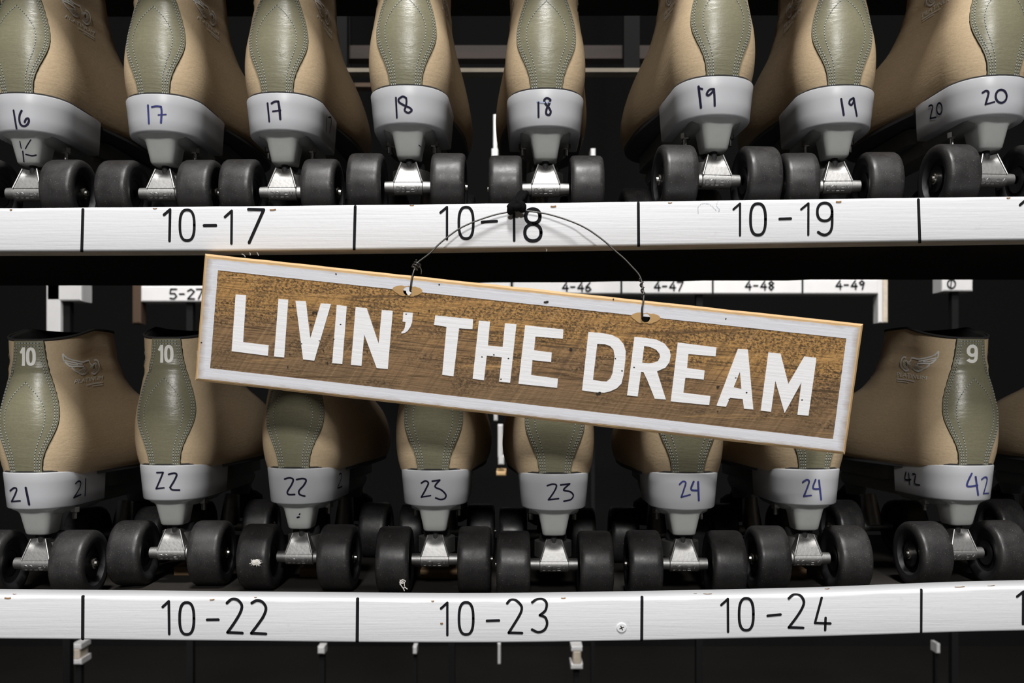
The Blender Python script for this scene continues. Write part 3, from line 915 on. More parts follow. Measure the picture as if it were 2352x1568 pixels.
C1 = (0, 0, 3.267); C2 = (500, 0, 3.267); C3 = (1080, 0, 3.266); C4 = (1700, 0, 3.267)
C5 = (0, 740, 2.529); C6 = (540, 900, 3.266); C7 = (1120, 900, 3.266); C8 = (1700, 740, 2.449)
def el(cx, cy, rx, ry): return oval(cx, cy, rx, ry, 2, 22)
PEN = {   # frame, [(width px, material index, points)]
 '16': (C1, [(4.4,0,[(103,828),(125,965)]), (4.6,0,[(163,830),(149,860),(146,900),(157,935),(180,946),(203,936),(217,908),(212,888),(196,893),(186,915)])]),
 '17a': (C1, [(4.6,1,[(1111,790),(1118,925)]), (4.2,1,[(1140,802),(1175,797),(1208,800)]), (4.6,1,[(1208,800),(1213,840),(1208,920)]), (3,1,[(1188,862),(1246,858)])]),
 '17b': (C2, [(4.6,0,[(375,775),(388,910)]), (4.6,0,[(405,775),(432,761),(455,762)]), (5.5,0,[(455,762),(463,810),(470,892)]), (3.6,0,[(414,835),(472,827)]),
              (4,0,[(818,865),(812,985)]), (4,0,[(828,880),(848,880)]), (4,0,[(848,880),(850,920),(838,995)])]),
 '18a': (C2, [(4.4,0,[(1338,733),(1345,882)]), (4.4,0,[(1414,735),(1388,724),(1358,745),(1364,768),(1400,790),(1440,808),(1456,828),(1430,846),(1403,828),(1413,795),(1417,760),(1414,735)])]),
 '18b': (C3, [(4.8,0,[(512,770),(513,877)]), (5,0,[(600,747),(576,735),(556,750),(562,775),(590,808),(604,838),(592,862),(570,852),(574,815),(592,780),(602,750)]), (3.4,2,[(503,763),(540,770),(598,768)])]),
 '19a': (C3, [(5.6,0,[(1714,650),(1732,806)]), (4,0,[(1718,660),(1742,668)]), (4.6,0,[(1828,668),(1795,673),(1774,704),(1788,715),(1815,692),(1828,670)]), (4.8,0,[(1828,670),(1832,720),(1834,792)]),
              (4,0,[(1363,850),(1374,918)]), (4,0,[(1404,812),(1384,828),(1382,850),(1398,850),(1406,815)]), (4.4,0,[(1406,815),(1406,870),(1396,925)])]),
 '19b': (C4, [(4.8,0,[(758,743),(777,862)]), (4.4,0,[(850,735),(825,750),(818,775),(834,787),(849,764),(852,740)]), (4.6,0,[(852,740),(862,800),(874,868)])]),
 '20': (C4, [(4.4,0,[(1820,695),(1845,681),(1863,692),(1858,725),(1842,782)]), (3.6,0,[(1842,782),(1870,775),(1908,764)]), (4.6,0,el(1958,722,41,49)),
             (4.4,0,[(1418,797),(1436,788),(1447,803),(1437,845),(1428,888)]), (4.2,0,[(1428,888),(1472,880)]), (4.6,0,el(1497,815,20,42))]),
 '21': (C5, [(4,0,[(60,978),(82,961),(98,968),(86,1005),(68,1040)]), (3.6,0,[(68,1040),(118,1036)]), (5.2,0,[(150,960),(170,1057)]),
             (4.2,0,[(437,936),(455,922),(468,932),(458,968),(427,1018)]), (4,0,[(427,1018),(468,1000)]), (4.4,0,[(497,908),(492,1006)])]),
 '22a': (C5, [(4,0,[(912,872),(948,871)]), (4,0,[(948,871),(930,915),(908,965)]), (3.4,0,[(908,965),(953,960)]), (4.2,0,[(980,882),(1013,875),(1026,886),(1010,922),(988,958)]), (4,0,[(988,958),(1000,971),(1042,973)])]),
 '22b': (C6, [(4.2,0,[(373,652),(408,643),(436,655),(424,695),(394,745),(402,768),(447,768)]), (4.2,0,[(462,656),(508,648),(532,662),(514,700),(480,740),(485,768),(522,780)]), (3.8,0,[(778,618),(792,610),(796,640),(780,685),(768,718),(800,708)])]),
 '23a': (C6, [(4,0,[(1398,682),(1428,666),(1450,682),(1434,722),(1398,788)]), (3.4,0,[(1398,788),(1467,776)]), (4.2,0,[(1480,668),(1535,660)]), (4,0,[(1535,660),(1500,708),(1548,735),(1580,770),(1572,797),(1540,805),(1505,794)])]),
 '23b': (C7, [(3.8,0,[(448,702),(488,690),(516,700),(500,745),(457,807)]), (3.8,0,[(457,807),(532,799)]), (4,0,[(548,696),(615,688)]), (4,0,[(615,688),(570,733),(618,747),(642,775),(622,806),(572,818)])]),
 '24a': (C7, [(3.8,1,[(1440,692),(1465,670),(1486,680),(1474,725),(1453,788)]), (3.8,1,[(1453,788),(1518,770)]), (4.6,1,[(1545,672),(1527,730),(1580,738)]), (5.2,1,[(1578,675),(1583,812)])]),
 '24b': (C8, [(3.6,1,[(352,898),(374,884),(388,894),(375,935),(358,977)]), (3.4,1,[(358,977),(400,972)]), (4,1,[(424,884),(410,932),(450,936)]), (4.6,1,[(443,888),(455,996)])]),
 '42': (C8, [(4.4,1,[(1302,850),(1276,918),(1334,916)]), (4.8,1,[(1324,868),(1338,970)]), (4.2,1,[(1358,882),(1378,870),(1388,886),(1368,962)]), (3.8,1,[(1368,962),(1396,961)]),
             (4,0,[(935,842),(930,882),(962,884)]), (4,0,[(950,848),(956,912)]), (4,0,[(972,852),(988,858),(984,905),(1012,915)])]),
 'next': (C8, []),
}
HOUSING_PEN = {'16': (C1, [(3,[(172,1135),(180,1212)]), (3.2,[(195,1158),(240,1168),(270,1163)]), (2.4,[(150,1060),(160,1112)]), (2.6,[(232,1048),(205,1090),(192,1115)])]),
               '18a': (C2, [(2,[(1508,1088),(1522,1100)])]), '22b': (C6, [(4.5,[(468,940),(480,937)]), (3.2,[(482,918),(487,912)])])}
LABELS = {
 '16': 'tan roller skate with 16 inked on its grey heel, far left of the upper shelf',
 '17a': 'tan roller skate with a faded blue 17 on its grey heel',
 '17b': 'tan roller skate with a bold dark 17 on its grey heel',
 '18a': 'tan roller skate with a clean dark 18 on its heel and scuffed heel strip',
 '18b': 'tan roller skate whose 18 has a pale blue smear, behind the black knot',
 '19a': 'tan roller skate with 19 inked twice, on heel back and heel side',
 '19b': 'tan roller skate with a single dark 19 on its heel',
 '20': 'tan roller skate with 20 inked twice on its heel, far right of the upper shelf',
 '21': 'tan roller skate marked 21 on its grey heel, far left of lower shelf',
 '22a': 'tan roller skate marked 22 beside the left end of the wooden sign',
 '22b': 'tan roller skate marked 22 with white lint on its left wheel',
 '23a': 'tan roller skate marked 23 with a thread scrap on its left wheel',
 '23b': 'tan roller skate marked 23 next to the fully shadowed blue 24 skate',
 '24a': 'tan roller skate with a blue 24 on its heel, boot fully shadowed by the sign',
 '24b': 'tan roller skate marked 24 under the lower right corner of the wooden sign',
 '42': 'tan roller skate marked 42 with a white 9 on its strip',
 'next': 'dim roller skate cut off by the right edge, beside the one marked 42',
}
proto_up = make_skate(1.045, '10')
proto_lo = None
def strip_number(root, digits):
    """swap the size numeral on a copied skate"""
    for ch in root.children:
        if ch.name.startswith('boot'):
            for g in list(ch.children):
                if g.name.startswith('size_number'): bpy.data.objects.remove(g)
            size_number(ch, digits)
def swap_heel(root, mesh_h, mesh_w):
    for ch in root.children:
        if ch.name.startswith('heel_block'): ch.data = mesh_h
        if ch.name.startswith('welt'): ch.data = mesh_w
tmp = empty('tmp', (0, 0, 0))
hlo = make_heel(tmp, 0.945); wlo = make_welt(tmp, 0.945)
HLO, WLO = hlo.data, wlo.data
for o in (hlo, wlo, tmp): bpy.data.objects.remove(o)

roots = {}
first = True
for row, table in (('u', UPPER), ('l', LOWER)):
    for mark, x, Y, yt, yaw in table:
        r = proto_up if first else copy_tree(proto_up)
        first = False
        z = ground_z(Y, yt, row == 'u')
        r.location = (x, Y, CZ + z); r.rotation_euler = (0, 0, math.radians(yaw))
        tag(r, LABELS[mark], 'roller skate', 'roller skates on the upper shelf' if row == 'u' else 'roller skates on the lower shelf')
        roots[mark] = r
for mark, *_ in LOWER:
    swap_heel(roots[mark], HLO, WLO)
strip_number(roots['42'], '9')

def child(root, nm): return next(c for c in root.children if c.name.split('.')[0] == nm)
def pen_on(root, part, frame, strokes, nm):
    o = child(root, part)
    mw = Matrix.Translation(root.location) @ root.rotation_euler.to_matrix().to_4x4()
    inv = mw.inverted(); bv = bvh_of(o); mb = MB()
    for w, mi, pts in strokes: ink_on(mb, bv, inv, pts, w, 0.79, True, mi, 0.0003, frame)
    if mb.f: mb.build(nm, [M['pen_ink'], M['pen_blue'], M['pen_faint']], o)
for mark, (frame, strokes) in PEN.items():
    k = {'17b': 3, '19a': 4, '20': 3, '21': 3, '22b': 2, '42': 4}.get(mark, len(strokes))   # strokes of the number on the heel's back
    for part_ in (strokes[:k], strokes[k:]):
        if part_: pen_on(roots[mark], 'heel_block', frame, part_, 'inked_number')
for mark, (frame, strokes) in HOUSING_PEN.items():
    pen_on(roots[mark], 'pivot_housing', frame, [(w, 0, p) for w, p in strokes], 'pen_mark')

# ------------------------------------------------------------------ lint caught on two wheels
mb = MB()
q = px(588, 1291.5, 0.789); rl = random.Random(4); NR, NS = 7, 22
jag = [rl.uniform(0.72, 1.18) for _ in range(NS)]
rings = []
for a in range(NR + 1):
    t = a/NR
    rings.append([q + Vector((0.0050*jag[k]*math.cos(2*math.pi*k/NS)*math.sin(t*math.pi/2), -0.0011*math.cos(t*math.pi/2)*rl.uniform(0.55, 1.1), 0.0029*jag[(k+3) % NS]*math.sin(2*math.pi*k/NS)*math.sin(t*math.pi/2))) for k in range(NS)])
mb.loft(rings, False, True)
for k in range(12):
    a = rl.uniform(0, 6.28); p = q + Vector((0.0042*math.cos(a), -0.0004, 0.0024*math.sin(a)))
    mb.tube(catmull([p, p + Vector((0.0009*math.cos(a+0.5), -0.0005, 0.0007*math.sin(a+0.5))), p + Vector((0.0016*math.cos(a), 0.0, 0.0014*math.sin(a)))], 0.0004), 0.00016, 5)
lint = mb.build('lint_tuft', M['lint'], None, True)
tag(lint, 'white lint tuft stuck to the left wheel of the skate marked 22', 'lint')
mb = MB()
for pts in ([(918,1336),(924,1331),(931,1334),(928,1338),(920,1340),(918,1336)], [(918,1340),(922,1345),(926,1350),(932,1348)], [(926,1350),(929,1357)], [(931,1349),(936,1353)], [(929,1336),(929,1347)]):
    mb.tube(catmull([px(a, b, 0.787) for a, b in pts], 0.0006), 0.00045, 6)
for k in range(8):
    p = px(924 + random.uniform(-5, 6), 1335 + random.uniform(-3, 3), 0.787); d = Vector((random.uniform(-1, 1), -0.2, random.uniform(-1, 1)))*0.0012
    mb.tube([p-d, p, p+d], [0.0002, 0.0006, 0.0002], 5)
t = mb.build('thread_scrap', M['lint'], None, True)
tag(t, 'tangled white thread scrap at the foot of a wheel on the skate marked 23', 'thread')

# ------------------------------------------------------------------ the hanging sign
SW, SH, ST = 0.5064, 0.0994, 0.013
sign = empty('hanging_sign', (0.00713, 0.702, CZ + 0.02998))
sy, sp, sr = math.radians(-3.291), math.radians(4.546), math.radians(6.427)
SR = Matrix.Rotation(sy, 3, 'Z') @ Matrix.Rotation(sp, 3, 'X') @ Matrix.Rotation(sr, 3, 'Y')
sign.rotation_euler = SR.to_euler()
tag(sign, 'tilted brown wooden sign with white border lettered LIVIN\' THE DREAM, hung by wire', 'sign')
SM = Matrix.Translation(sign.location) @ SR.to_4x4(); SI = SM.inverted()
def sgn(x, y):
    """photo pixel -> (x, z) on the sign's face"""
    o = SI @ Vector((0, 0, CZ)); d = (SI @ px(x, y, 1.0)) - o
    t = -o.y / d.y
    return (o.x + d.x*t, o.z + d.z*t)
HOLES = [sgn(936, 668), sgn(1483, 730)]; HR = 0.0033
def circ(c, r, n=24): return [(c[0] + r*math.cos(2*math.pi*k/n), c[1] + r*math.sin(2*math.pi*k/n)) for k in range(n)]
mb = MB()
B = 0.0016
def rect(i): 
    hw, hh = SW/2 - i, SH/2 - i
    out = []
    # slightly irregular sawn edge
    rnd = random.Random(3)
    for (x0, z0), (x1, z1) in (((-hw,-hh),(hw,-hh)), ((hw,-hh),(hw,hh)), ((hw,hh),(-hw,hh)), ((-hw,hh),(-hw,-hh))):
        n = 40 if abs(x1-x0) > 0.2 else 10
        for k in range(n):
            t = k/n; w = 0.00014*rnd.uniform(-1, 1) if k else 0
            x, z = lerp(x0, x1, t), lerp(z0, z1, t)
            if abs(x1-x0) > 0.2: z += w
            else: x += w
            out.append((x, z))
    return out
outer = rect(B)
loops = [outer] + [list(reversed(circ(h, HR))) for h in HOLES]
flat = [p for lp in loops for p in lp]
tris = tessellate_polygon([[Vector((x, z, 0)) for x, z in lp] for lp in loops])
def orient(vs, t, want):
    a, b, c = (vs[i] for i in t)
    return t if (b-a).cross(c-a).dot(want) > 0 else tuple(reversed(t))
fv = [Vector((x, 0, z)) for x, z in flat]; mb.add(fv, [orient(fv, tuple(t), Vector((0,-1,0))) for t in tris], 0)
bv_ = [Vector((x, ST, z)) for x, z in flat]; mb.add(bv_, [orient(bv_, tuple(t), Vector((0,1,0))) for t in tris], 1)
o0 = rect(0)
n = len(outer)
ringsS = [[(x, 0, z) for x, z in outer], [(x, B*0.9, z) for x, z in o0], [(x, ST-0.001, z) for x, z in o0], [(x, ST, z) for x, z in outer]]
mb.loft(ringsS, False, False, True, 1)
for h in HOLES:
    mb.loft([[(x, y, z) for x, z in circ(h, HR)] for y in (0, ST)], False, False, True, 2)
iw, ih = SW/2 - 0.0065, SH/2 - 0.0065
ic4 = []
for (x0, z0), (x1, z1), k_ in (((-iw,-ih),(iw,-ih),40), ((iw,-ih),(iw,ih),10), ((iw,ih),(-iw,ih),40), ((-iw,ih),(-iw,-ih),10)):
    ic4 += [(lerp(x0, x1, q/k_), lerp(z0, z1, q/k_)) for q in range(k_)]
mb.add([(x, -0.00004, z) for x, z in outer] + [(x, -0.00004, z) for x, z in ic4], [(q, (q+1) % n, n+(q+1) % n, n+q) for q in range(n)], 1)
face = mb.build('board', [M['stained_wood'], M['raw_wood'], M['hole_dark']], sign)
# painted border: a thin coat with a worn outer edge
mb = MB()
inn = [sgn(501, 620.5), sgn(1943.6, 776.8), sgn(1913, 1008), sgn(483, 845.5)]
def edge_pts(a, b, n, amp, seed):
    rnd = random.Random(seed); out = []
    for k in range(n):
        t = k/n; nx, nz = -(b[1]-a[1]), (b[0]-a[0]); l = math.hypot(nx, nz)
        w = amp*rnd.uniform(-1, 1) if k else 0
        out.append((lerp(a[0], b[0], t) + nx/l*w, lerp(a[1], b[1], t) + nz/l*w))
    return out
hw, hh = SW/2, SH/2
oc = [(-hw+0.0026, hh-0.0034), (hw-0.0030, hh-0.0030), (hw-0.0021, -hh+0.0022), (-hw+0.0024, -hh+0.0022)]
def subdiv(cs, amp, seed):
    out = []
    for i in range(4):
        a, b = cs[i], cs[(i+1) % 4]
        out += edge_pts(a, b, 160 if i % 2 == 0 else 34, amp, seed+i)
    return out
OB = subdiv(oc, 0.00022, 11); IB = subdiv(inn, 0.00008, 21)
# the top inner edge dips at the two drilled holes, leaving bare timber round them
IB2 = []
for x, z in IB:
    IB2.append((x, z))
n = len(OB)
def yy(d): return -d
vo = [(x, -0.0001, z) for x, z in OB]; vi = [(x, -0.0001, z) for x, z in IB2]
vo2 = [(x, -0.00030, z) for x, z in OB]; vi2 = [(x, -0.00030, z) for x, z in IB2]
allv = vo + vo2 + vi2 + vi
fs = []
for i in range(n):
    j = (i+1) % n
    fs += [(n+i, n+j, 2*n+j, 2*n+i), (i, j, n+j, n+i), (2*n+i, 2*n+j, 3*n+j, 3*n+i)]
mb.add(allv, fs)
mb.build('painted_border', M['sign_paint'], sign)
# bare timber around the holes
for h, (ra, rb) in zip(HOLES, ((0.0125, 0.0041), (0.0115, 0.0041))):
    mb = MB(); rnd = random.Random(5); N_ = 40
    def ir(k):
        a = 2*math.pi*k/N_; c_, s_ = math.cos(a), math.sin(a)
        r = 1 / math.sqrt((c_/ra)**2 + (s_/rb)**2)
        r = 0.7*r + 0.3*min(r, 0.0062)
        return r*(1 + 0.10*math.sin(2*a+1) + 0.07*math.sin(5*a))*rnd.uniform(0.93, 1.05)
    ou = [(h[0] + ir(k)*math.cos(2*math.pi*k/N_), h[1] + ir(k)*math.sin(2*math.pi*k/N_)) for k in range(N_)]
    ic = circ(h, HR*1.01, N_)
    mb.add([(x, -0.00040, z) for x, z in ou] + [(x, -0.00040, z) for x, z in ic], [(i, N_+i, N_+(i+1) % N_, (i+1) % N_) for i in range(N_)])
    mb.build('bare_patch', M['pale_wood'], sign)

def tr(ox, oy, s, pts): return [(ox + x/s, oy + y/s) for x, y in pts]
K = 6.533
c1 = lambda p: tr(500, 640, K, p); c2 = lambda p: tr(780, 660, K, p); c3 = lambda p: tr(1060, 700, K, p); c4 = lambda p: tr(1320, 740, K, p); c5 = lambda p: tr(1600, 770, K, p)
LETTERS = [
 [c1([(272,235),(430,245),(385,950),(768,998),(757,1155),(212,1085)])],
 [c1([(915,302),(1062,315),(1000,1180),(848,1165)])],
 [c1([(1170,330),(1325,338),(1392,895),(1548,370),(1703,378),(1452,1228),(1284,1210)])],
 [c1([(1788,392),(1940,412),(1872,1278),(1720,1265)])],
 [c2([(243,293),(408,310),(588,845),(635,337),(800,352),(725,1223),(558,1208),(372,708),(330,1175),(172,1160)])],
 [c2([(958,370),(1100,380),(1090,520),(1065,590),(1020,655),(975,683),(930,692),(928,672),(960,645),(980,600),(992,520),(948,512)])],
 [c2([(1437,418)]) + c3([(175,215),(165,365)]) + c2([(1795,612),(1710,1332),(1540,1310),(1605,590),(1418,560)])],
 [c3([(262,235),(428,250),(398,610),(618,632),(653,275),(825,290),(730,1168),(565,1150),(605,785),(380,762),(338,1130),(168,1108)])],
 [c3([(955,305),(1530,368),(1520,508),(1110,475),(1090,680),(1355,715),(1345,858),(1065,828),(1045,1052),(1447,1105),(1435,1243),(855,1183)])],
 [c4([(205,145),(400,160),(560,190),(660,240),(735,330),(765,430),(760,560),(735,780),(700,920),(630,990),(530,1035),(440,1055),(300,1048),(110,1020)]),
  c4([(338,322),(450,328),(530,355),(580,410),(597,500),(590,600),(565,770),(535,840),(480,888),(400,885),(275,860)])],
 [c4([(895,218),(1080,235),(1230,260),(1350,320),(1425,420),(1440,500),(1420,600),(1360,680),(1235,735),(1368,1158),(1200,1145),(1090,870),(1030,745),(995,742),(945,1112),(785,1095)]),
  c4([(1042,355),(1130,370),(1220,410),(1270,470),(1280,520),(1250,580),(1190,605),(1110,615),(1012,605)])],
 [c4([(1545,302)]) + c5([(297,180),(283,315)]) + c4([(1705,475),(1685,685)]) + c5([(120,525),(105,662)]) + c4([(1660,830),(1630,1055)]) + c5([(205,910),(188,1045)]) + c4([(1440,1185)])],
 [c5([(618,203),(768,212),(850,1110),(710,1100),(690,955),(500,935),(440,1070),(298,1052)]), c5([(648,545),(670,805),(555,778)])],
 [c5([(1075,255),(1258,272),(1375,728),(1615,315),(1790,335),(1790,390),(1677,1203),(1510,1190),(1570,705),(1318,1165),(1180,680),(1115,1145),(960,1128)])],
]
for loops in LETTERS:
    mb = MB(); L2 = [[sgn(*p) for p in lp] for lp in loops]
    fl = [p for lp in L2 for p in lp]
    vs = [Vector((x, -0.00045, z)) for x, z in fl]
    tr_ = tessellate_polygon([[Vector((x, z, 0)) for x, z in lp] for lp in L2])
    mb.add(vs, [orient(vs, tuple(t), Vector((0,-1,0))) for t in tr_])
    for lp in L2:
        m = len(lp)
        mb.add([(x, -0.00045, z) for x, z in lp] + [(x, 0.0, z) for x, z in lp], [(i, (i+1) % m, m+(i+1) % m, m+i) for i in range(m)])
    mb.build('letter', M['letter_paint'], sign)
# nail holes and knocks
PITS = c1([(1130,400),(1400,685),(1260,975),(1528,930),(1590,1075),(1085,1135),(1055,1320),(1845,685),(1745,905),(1675,850),(1650,1262)]) + c2([(415,960),(485,1143),(1185,385),(1000,400),(1345,345)]) + \
       c3([(308,780),(487,748),(705,805),(595,1115),(855,1038)]) + c4([(610,545),(710,728),(890,675)]) + c5([(585,637),(748,858),(485,957),(318,1140),(1410,1045),(1580,968)]) + \
       [(772,629), (1009,653), (1409,687), (1667,732), (463,786)]
BIGP = c3([(1640,668)]) + c4([(375,1060),(345,1068)]) + c5([(318,770)]) + c1([(1440,508),(1480,508)]) + [(1252,694), (1256,693)]
rnd = random.Random(9)
for p, r in [(p, 2.2) for p in PITS] + [(p, 4.0) for p in BIGP]:
    h = sgn(*p); k = [(h[0] + r*rnd.uniform(0.6, 1.2)/F*0.7*math.cos(a), h[1] + r*rnd.uniform(0.5, 1.0)/F*0.7*math.sin(a)) for a in [2*math.pi*i/8 for i in range(8)]]
    mb = MB(); mb.add([(x, -0.00052, z) for x, z in k], [tuple(range(8))])
    mb.build('nail_hole', M['hole_dark'], sign)

# wire hanger: hooked through the two holes, twisted on itself, arched up to the knot
mb = MB()
YW = 0.7100
hl = SM @ Vector((HOLES[0][0] + 0.0022, -0.0008, HOLES[0][1] + 0.0003)); hr = SM @ Vector((HOLES[1][0] - 0.0026, -0.0008, HOLES[1][1] + 0.0004))
hlb = SM @ Vector((HOLES[0][0] + 0.0020, ST + 0.001, HOLES[0][1])); hrb = SM @ Vector((HOLES[1][0] - 0.0022, ST + 0.001, HOLES[1][1]))
left = [hlb, hl, px(943.6, 655, 0.7008), px(946.5, 636, 0.7010), px(951.4, 620, 0.7035), px(956.5, 608, 0.7070)]
arch = [px(a, b, y) for a, b, y in [(961.4,600.9,0.7090),(987.9,581,YW),(1006,562.7,0.7115),(1027.7,544.5,0.7130),(1055.9,524.6,0.7145),(1085.7,510.5,0.7155),(1115.6,499.7,0.7165),(1140.5,492.2,0.7172),(1165.3,487.3,0.7178),
        (1186,484.5,0.7180),(1204,483.8,0.7178),(1247.5,489.4,0.7168),(1283,498.5,0.7155),(1318.6,511,0.7140),(1345,523.5,0.7105),(1366,537,0.7095),(1391,556,0.7080),(1413.5,576.4,0.7065),(1435,595,0.7045),(1453,614,0.7025),(1465,627,0.7010),(1472,640,0.6995)]]
right = [px(1476, 660, 0.6965), px(1479, 678, 0.6930), px(1477.5, 693, 0.6908), px(1474.5, 710, 0.6903), hr, hrb]
path = catmull(left + arch + right, 0.0022)
mb.tube(path, 0.00068, 8)
def coil(p0, p1, turns, r, rw):
    ax = (p1 - p0); t = ax.normalized(); u = t.orthogonal().normalized(); w = t.cross(u); pts = []
    N_ = int(turns*14)
    for k in range(N_ + 1):
        a = 2*math.pi*turns*k/N_
        pts.append(p0 + ax*k/N_ + (u*math.cos(a) + w*math.sin(a))*r)
    mb.tube(pts, rw, 6)
coil(px(962, 602, 0.7078), px(951, 617, 0.7062), 3.0, 0.0026, 0.00062)
coil(px(1472, 640, 0.6995), px(1479, 683, 0.6925), 3.4, 0.0012, 0.0006)
mb.tube(catmull([px(963, 610, 0.706), px(968, 621, 0.706), px(967, 629, 0.7058)], 0.001), 0.0005, 6)
mb.build('wire_hanger', M['wire_metal'], sign, True, None, SI)

# ------------------------------------------------------------------ the black knotted cloth on the upper shelf edge
mb = MB()
kc = px(1186, 480, 0.7175)
def blob(c, a, b, r1, r2, n=10):
    """bent lobe from c+a to c+b"""
    mb.tube(catmull([c + a, c + (a+b)*0.5 + Vector((0, -0.0012, 0.0003)), c + b], 0.0016), [r1 if False else 0.0] if False else None or 0.003, n)
def lobe(pts, rs):
    pp = catmull(pts, 0.0012); R = [max(0.0004, smooth_interp([(i/(len(rs)-1), r) for i, r in enumerate(rs)], k/(len(pp)-1))) for k in range(len(pp))]
    R = [r*(1 + 0.10*math.sin(i*2.1) + 0.05*random.uniform(-1, 1)) for i, r in enumerate(R)]
    mb.tube(pp, R, 12)
lobe([px(1187, 468, 0.7165), px(1178, 470, 0.7160), px(1174, 481, 0.7160), px(1170, 493, 0.7175)], [0.0016, 0.0036, 0.0034, 0.0010])
lobe([px(1188, 466, 0.7165), px(1197, 470, 0.7160), px(1199, 478, 0.7160), px(1194, 486, 0.7160)], [0.0016, 0.0036, 0.0032, 0.0016])
lobe([px(1196, 480, 0.7165), px(1203, 484, 0.7170), px(1205, 487, 0.7175)], [0.0022, 0.0022, 0.0008])
lobe([px(1180, 474, 0.7150), px(1187, 477, 0.7140), px(1193, 473, 0.7150)], [0.0026, 0.0034, 0.0026])
# strap over the board and down its back
st = [px(1187, 468, 0.7165), px(1189, 459, 0.7195), px(1193, 453, 0.727), px(1198, 448, 0.737), px(1203, 443, 0.745), px(1200, 455, 0.7485), px(1196, 480, 0.7495)]
pp = catmull(st, 0.003)
for wob in (-0.0022, 0.0, 0.0022):
    mb.tube([p + Vector((wob, 0, 0.0006*math.sin(i))) for i, p in enumerate(pp)], 0.0019, 8)
knot = mb.build('cloth_knot', M['black_cloth'], None, True)
tag(knot, 'black frayed cloth knot tying the sign wire to the upper shelf edge', 'knot')

# ------------------------------------------------------------------ shelves across the aisle, out of focus
YF = 2.25
def far_shelf(label, parts, marks=(), Y=YF):
    """parts: (kind, x0, y0, x1, y1, depth back, dz)"""
    cx = sum((p[1]+p[3])/2 for p in parts)/len(parts); cyb = max(p[4] for p in parts)
    root = empty('distant_shelf', px(cx, cyb, Y)); tag(root, label, 'shelf', 'shelves across the aisle')
    for kind, x0, y0, x1, y1, d, mt in parts:
        a = px(x0, y0, Y); b = px(x1, y1, Y)
        mb = MB(); r = min(0.006, (b.x-a.x)/3, (a.z-b.z)/3)
        def rr(i, y):
            return [(v[0], y, v[1]) for v in [(a.x+i, b.z+i), (b.x-i, b.z+i), (b.x-i, a.z-i), (a.x+i, a.z-i)]]
        mb.loft([rr(r*0.6, Y), rr(r*0.15, Y + r*0.25), rr(0, Y + r), rr(0, Y + d)])
        local(mb.build(kind, M[mt], root), root)
    xa = min(p[1] for p in parts); xb = max(p[3] for p in parts); lo = max(p[4] for p in parts)
    a = px(xa, lo, Y); b = px(xb, lo, Y); mid = (a.x + b.x)/2; hw_ = min(0.008, (b.x - a.x)/2*0.8)
    mb = MB(); mb.box((mid-hw_, Y+0.012, 0), (mid+hw_, Y+0.03, px(xa, min(p[2] for p in parts), Y).z - 0.004)); local(mb.build('support', M['support_black'], root), root)
    if marks:
        for grp in (marks if isinstance(marks[0], list) else [marks]):
            mb = MB()
            for w, pts in grp:
                P = straight([px(x, y, Y) for x, y in pts], 0.01); ribbon(mb, P, [Vector((0,-1,0))]*len(P), w/F*Y, 0.0012)
            local(mb.build('marking', M['ink'], root), root)
    return root
far_shelf('blurred white shelf bracket far left, between the rows of skates', [('front_board', 106, 650, 187, 691, 0.05, 'far_paint'), ('post', 105, 638, 139, 790, 0.06, 'far_paint')], Y=2.0)
def dig(s, x, y, w, h):
    G = {'4': [[(0.7,0),(0,0.65),(1,0.65)], [(0.75,0.35),(0.75,1)]], '5': [[(1,0),(0.1,0),(0,0.45),(0.7,0.45),(1,0.75),(0.6,1),(0,0.95)]], '6': [[(0.8,0),(0.1,0.5),(0.1,0.9),(0.5,1),(0.95,0.8),(0.6,0.5),(0.1,0.65)]],
         '7': [[(0,0),(1,0),(0.3,1)]], '8': [[(0.5,0),(0.1,0.25),(0.9,0.7),(0.5,1),(0.1,0.7),(0.9,0.25),(0.5,0)]], '9': [[(0.9,0.3),(0.4,0.5),(0.1,0.25),(0.5,0),(0.9,0.25),(0.6,1)]], '2': [[(0,0.2),(0.5,0),(1,0.25),(0,1),(1,1)]], '-': [[(0.1,0.5),(0.8,0.5)]],
         '0': [[(0.5,0),(0.1,0.3),(0.1,0.7),(0.5,1),(0.9,0.7),(0.9,0.3),(0.5,0)]], '1': [[(0.2,0.2),(0.6,0),(0.6,1)]]}
    out = []
    for k, ch in enumerate(s):
        for st in G[ch]: out.append((3.6, [(x + k*w*1.35 + u*w, y + v*h) for u, v in st]))
    return out
far_shelf('blurred white shelf edge marked 5-27 behind the left end of the sign', [('front_board', 323, 656, 560, 693, 0.05, 'far_paint'), ('post', 303, 640, 324, 743, 0.03, 'brown_rail')], dig('5-27', 391, 664, 15, 22))
mk = []
for a, b in ((1292, '4-46'), (1503, '4-47'), (1712, '4-48'), (1920, '4-49')):
    dy = (1700-a)*0.0075
    mk.append(dig(b, a, 646 + dy, 13, 20))
for a in (1427, 1637, 1843): mk.append([(4.5, [(a, 640+(1700-a)*0.0075), (a, 673+(1700-a)*0.0075)])])
far_shelf('long blurred white shelf edge marked 4-46 to 4-49 above the sign', [('front_board', 1178, 640, 2019, 675, 0.05, 'far_paint'), ('post', 2017, 637, 2028, 741, 0.03, 'far_paint'), ('post_shaded_side', 2028, 637, 2040, 741, 0.03, 'bare_edge')], mk)  # the bare_edge strip paints in the shaded right side of the post
FP = 'far_paint'
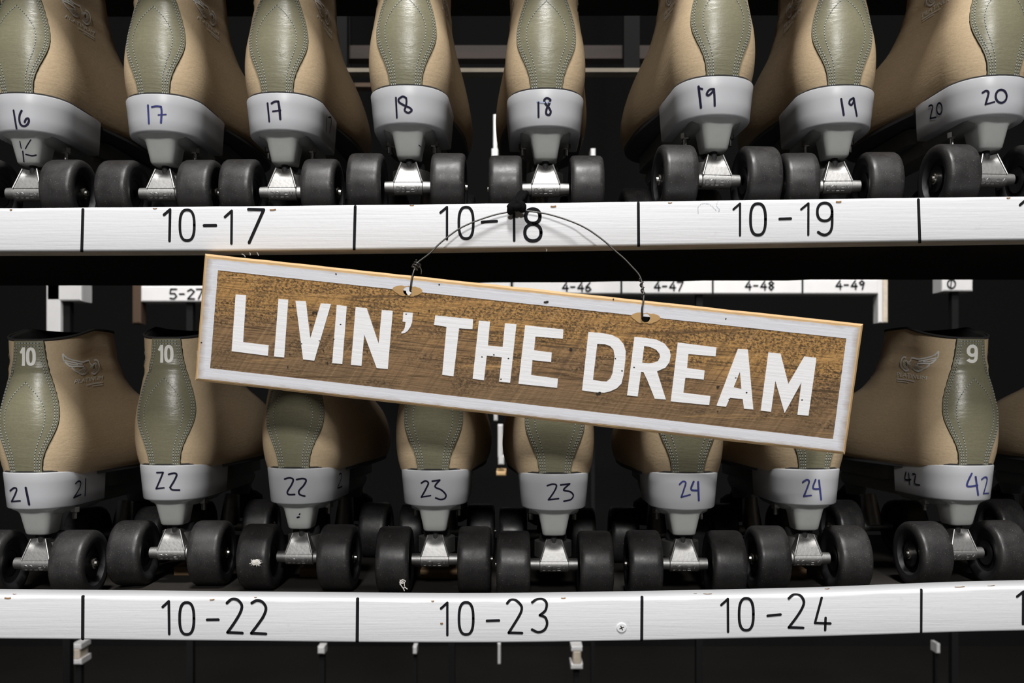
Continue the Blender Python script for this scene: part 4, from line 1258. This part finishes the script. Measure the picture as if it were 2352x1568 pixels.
far_shelf('blurred white shelf end with lit slivers of a slim post between the central skates', [('front_board', 900, 643, 1173, 690, 0.05, FP), ('post', 1133, 262, 1142, 342, 0.05, FP), ('foot', 1129, 340, 1144, 362, 0.05, FP),
          ('post', 1143, 975, 1155, 1050, 0.05, FP), ('foot', 1144, 1046, 1158, 1067, 0.05, FP), ('bracket', 1134, 945, 1143, 966, 0.05, FP), ('timber_end', 1140, 1083, 1162, 1092, 0.10, 'raw_wood'), ('post', 1143, 1478, 1150, 1525, 0.04, FP)])  # post built only in its lit pieces, dark stretches left out
far_shelf('short blurred white shelf edge at right, above the skate marked 42', [('front_board', 2164, 635, 2235, 669, 0.05, FP)], [(3.5, oval(2185, 652, 9, 10, 2, 16)), (3, [(2185, 644), (2183, 660)])])
far_shelf('blurred white post tip beside the right wheel of the smeared 18 skate', [('post', 1357, 340, 1368, 362, 0.05, FP)], Y=2.45)
for lab, x0, x1, y0, y1 in (('blurred white sliver of far shelf board, built spool-shaped, under the first divider', 164, 187, 1479, 1526), ('blurred white sliver of far shelf board, built spool-shaped, left of the screw', 1312, 1339, 1484, 1537)):  # caps and post stand in for far shelf board glimpsed between dark boots
    far_shelf(lab, [('cap', x0, y0, x1-1, y0+12, 0.06, FP), ('post', x0+4, y0+11, x1-4, y1-11, 0.05, 'bare_edge'), ('cap', x0-1, y1-13, x1, y1, 0.06, FP)], Y=2.55)
for lab, x0, x1, y0, y1 in (('tiny blurred white dot under the lower shelf, below the 10-22 end', 729, 745, 1485, 1502), ('tiny blurred white dot under the lower shelf, left of 10-23', 948, 957, 1485, 1502),
                            ('tiny blurred white dot under the lower shelf at far right', 2152, 2160, 1478, 1500)):
    far_shelf(lab, [('post', x0, y0, x1, y1, 0.04, FP)], Y=2.65)
# timber rails at the back of the bay behind the upper row
for lab, y0, y1, mt, x0, x1, Y in (('thin pale rail seen behind the upper skates, beside the number 18 boots', 156, 165, 'pale_rail', 760, 1470, 1.75), ('dark brown rail behind the upper skates, above the pale rail', 104, 134, 'dark_timber', 700, 1560, 1.80), ('short brown rail behind the upper skates, below the pale rail', 190, 199, 'brown_rail', 770, 900, 1.9)):
    a = px(x0, y0, Y); b = px(x1, y1, Y); mb = MB(); mb.box((0, 0, 0), (b.x-a.x, 0.03, a.z-b.z)); o = mb.build('timber_rail', M[mt]); o.location = (a.x, Y, b.z); tag(o, lab, 'rail')
    for xx in (0.0, b.x-a.x-0.03):
        mb = MB(); mb.box((xx, 0.004, a.z-b.z), (xx+0.03, 0.026, 4.7-b.z)); mb.build('support', M['support_black'], o)
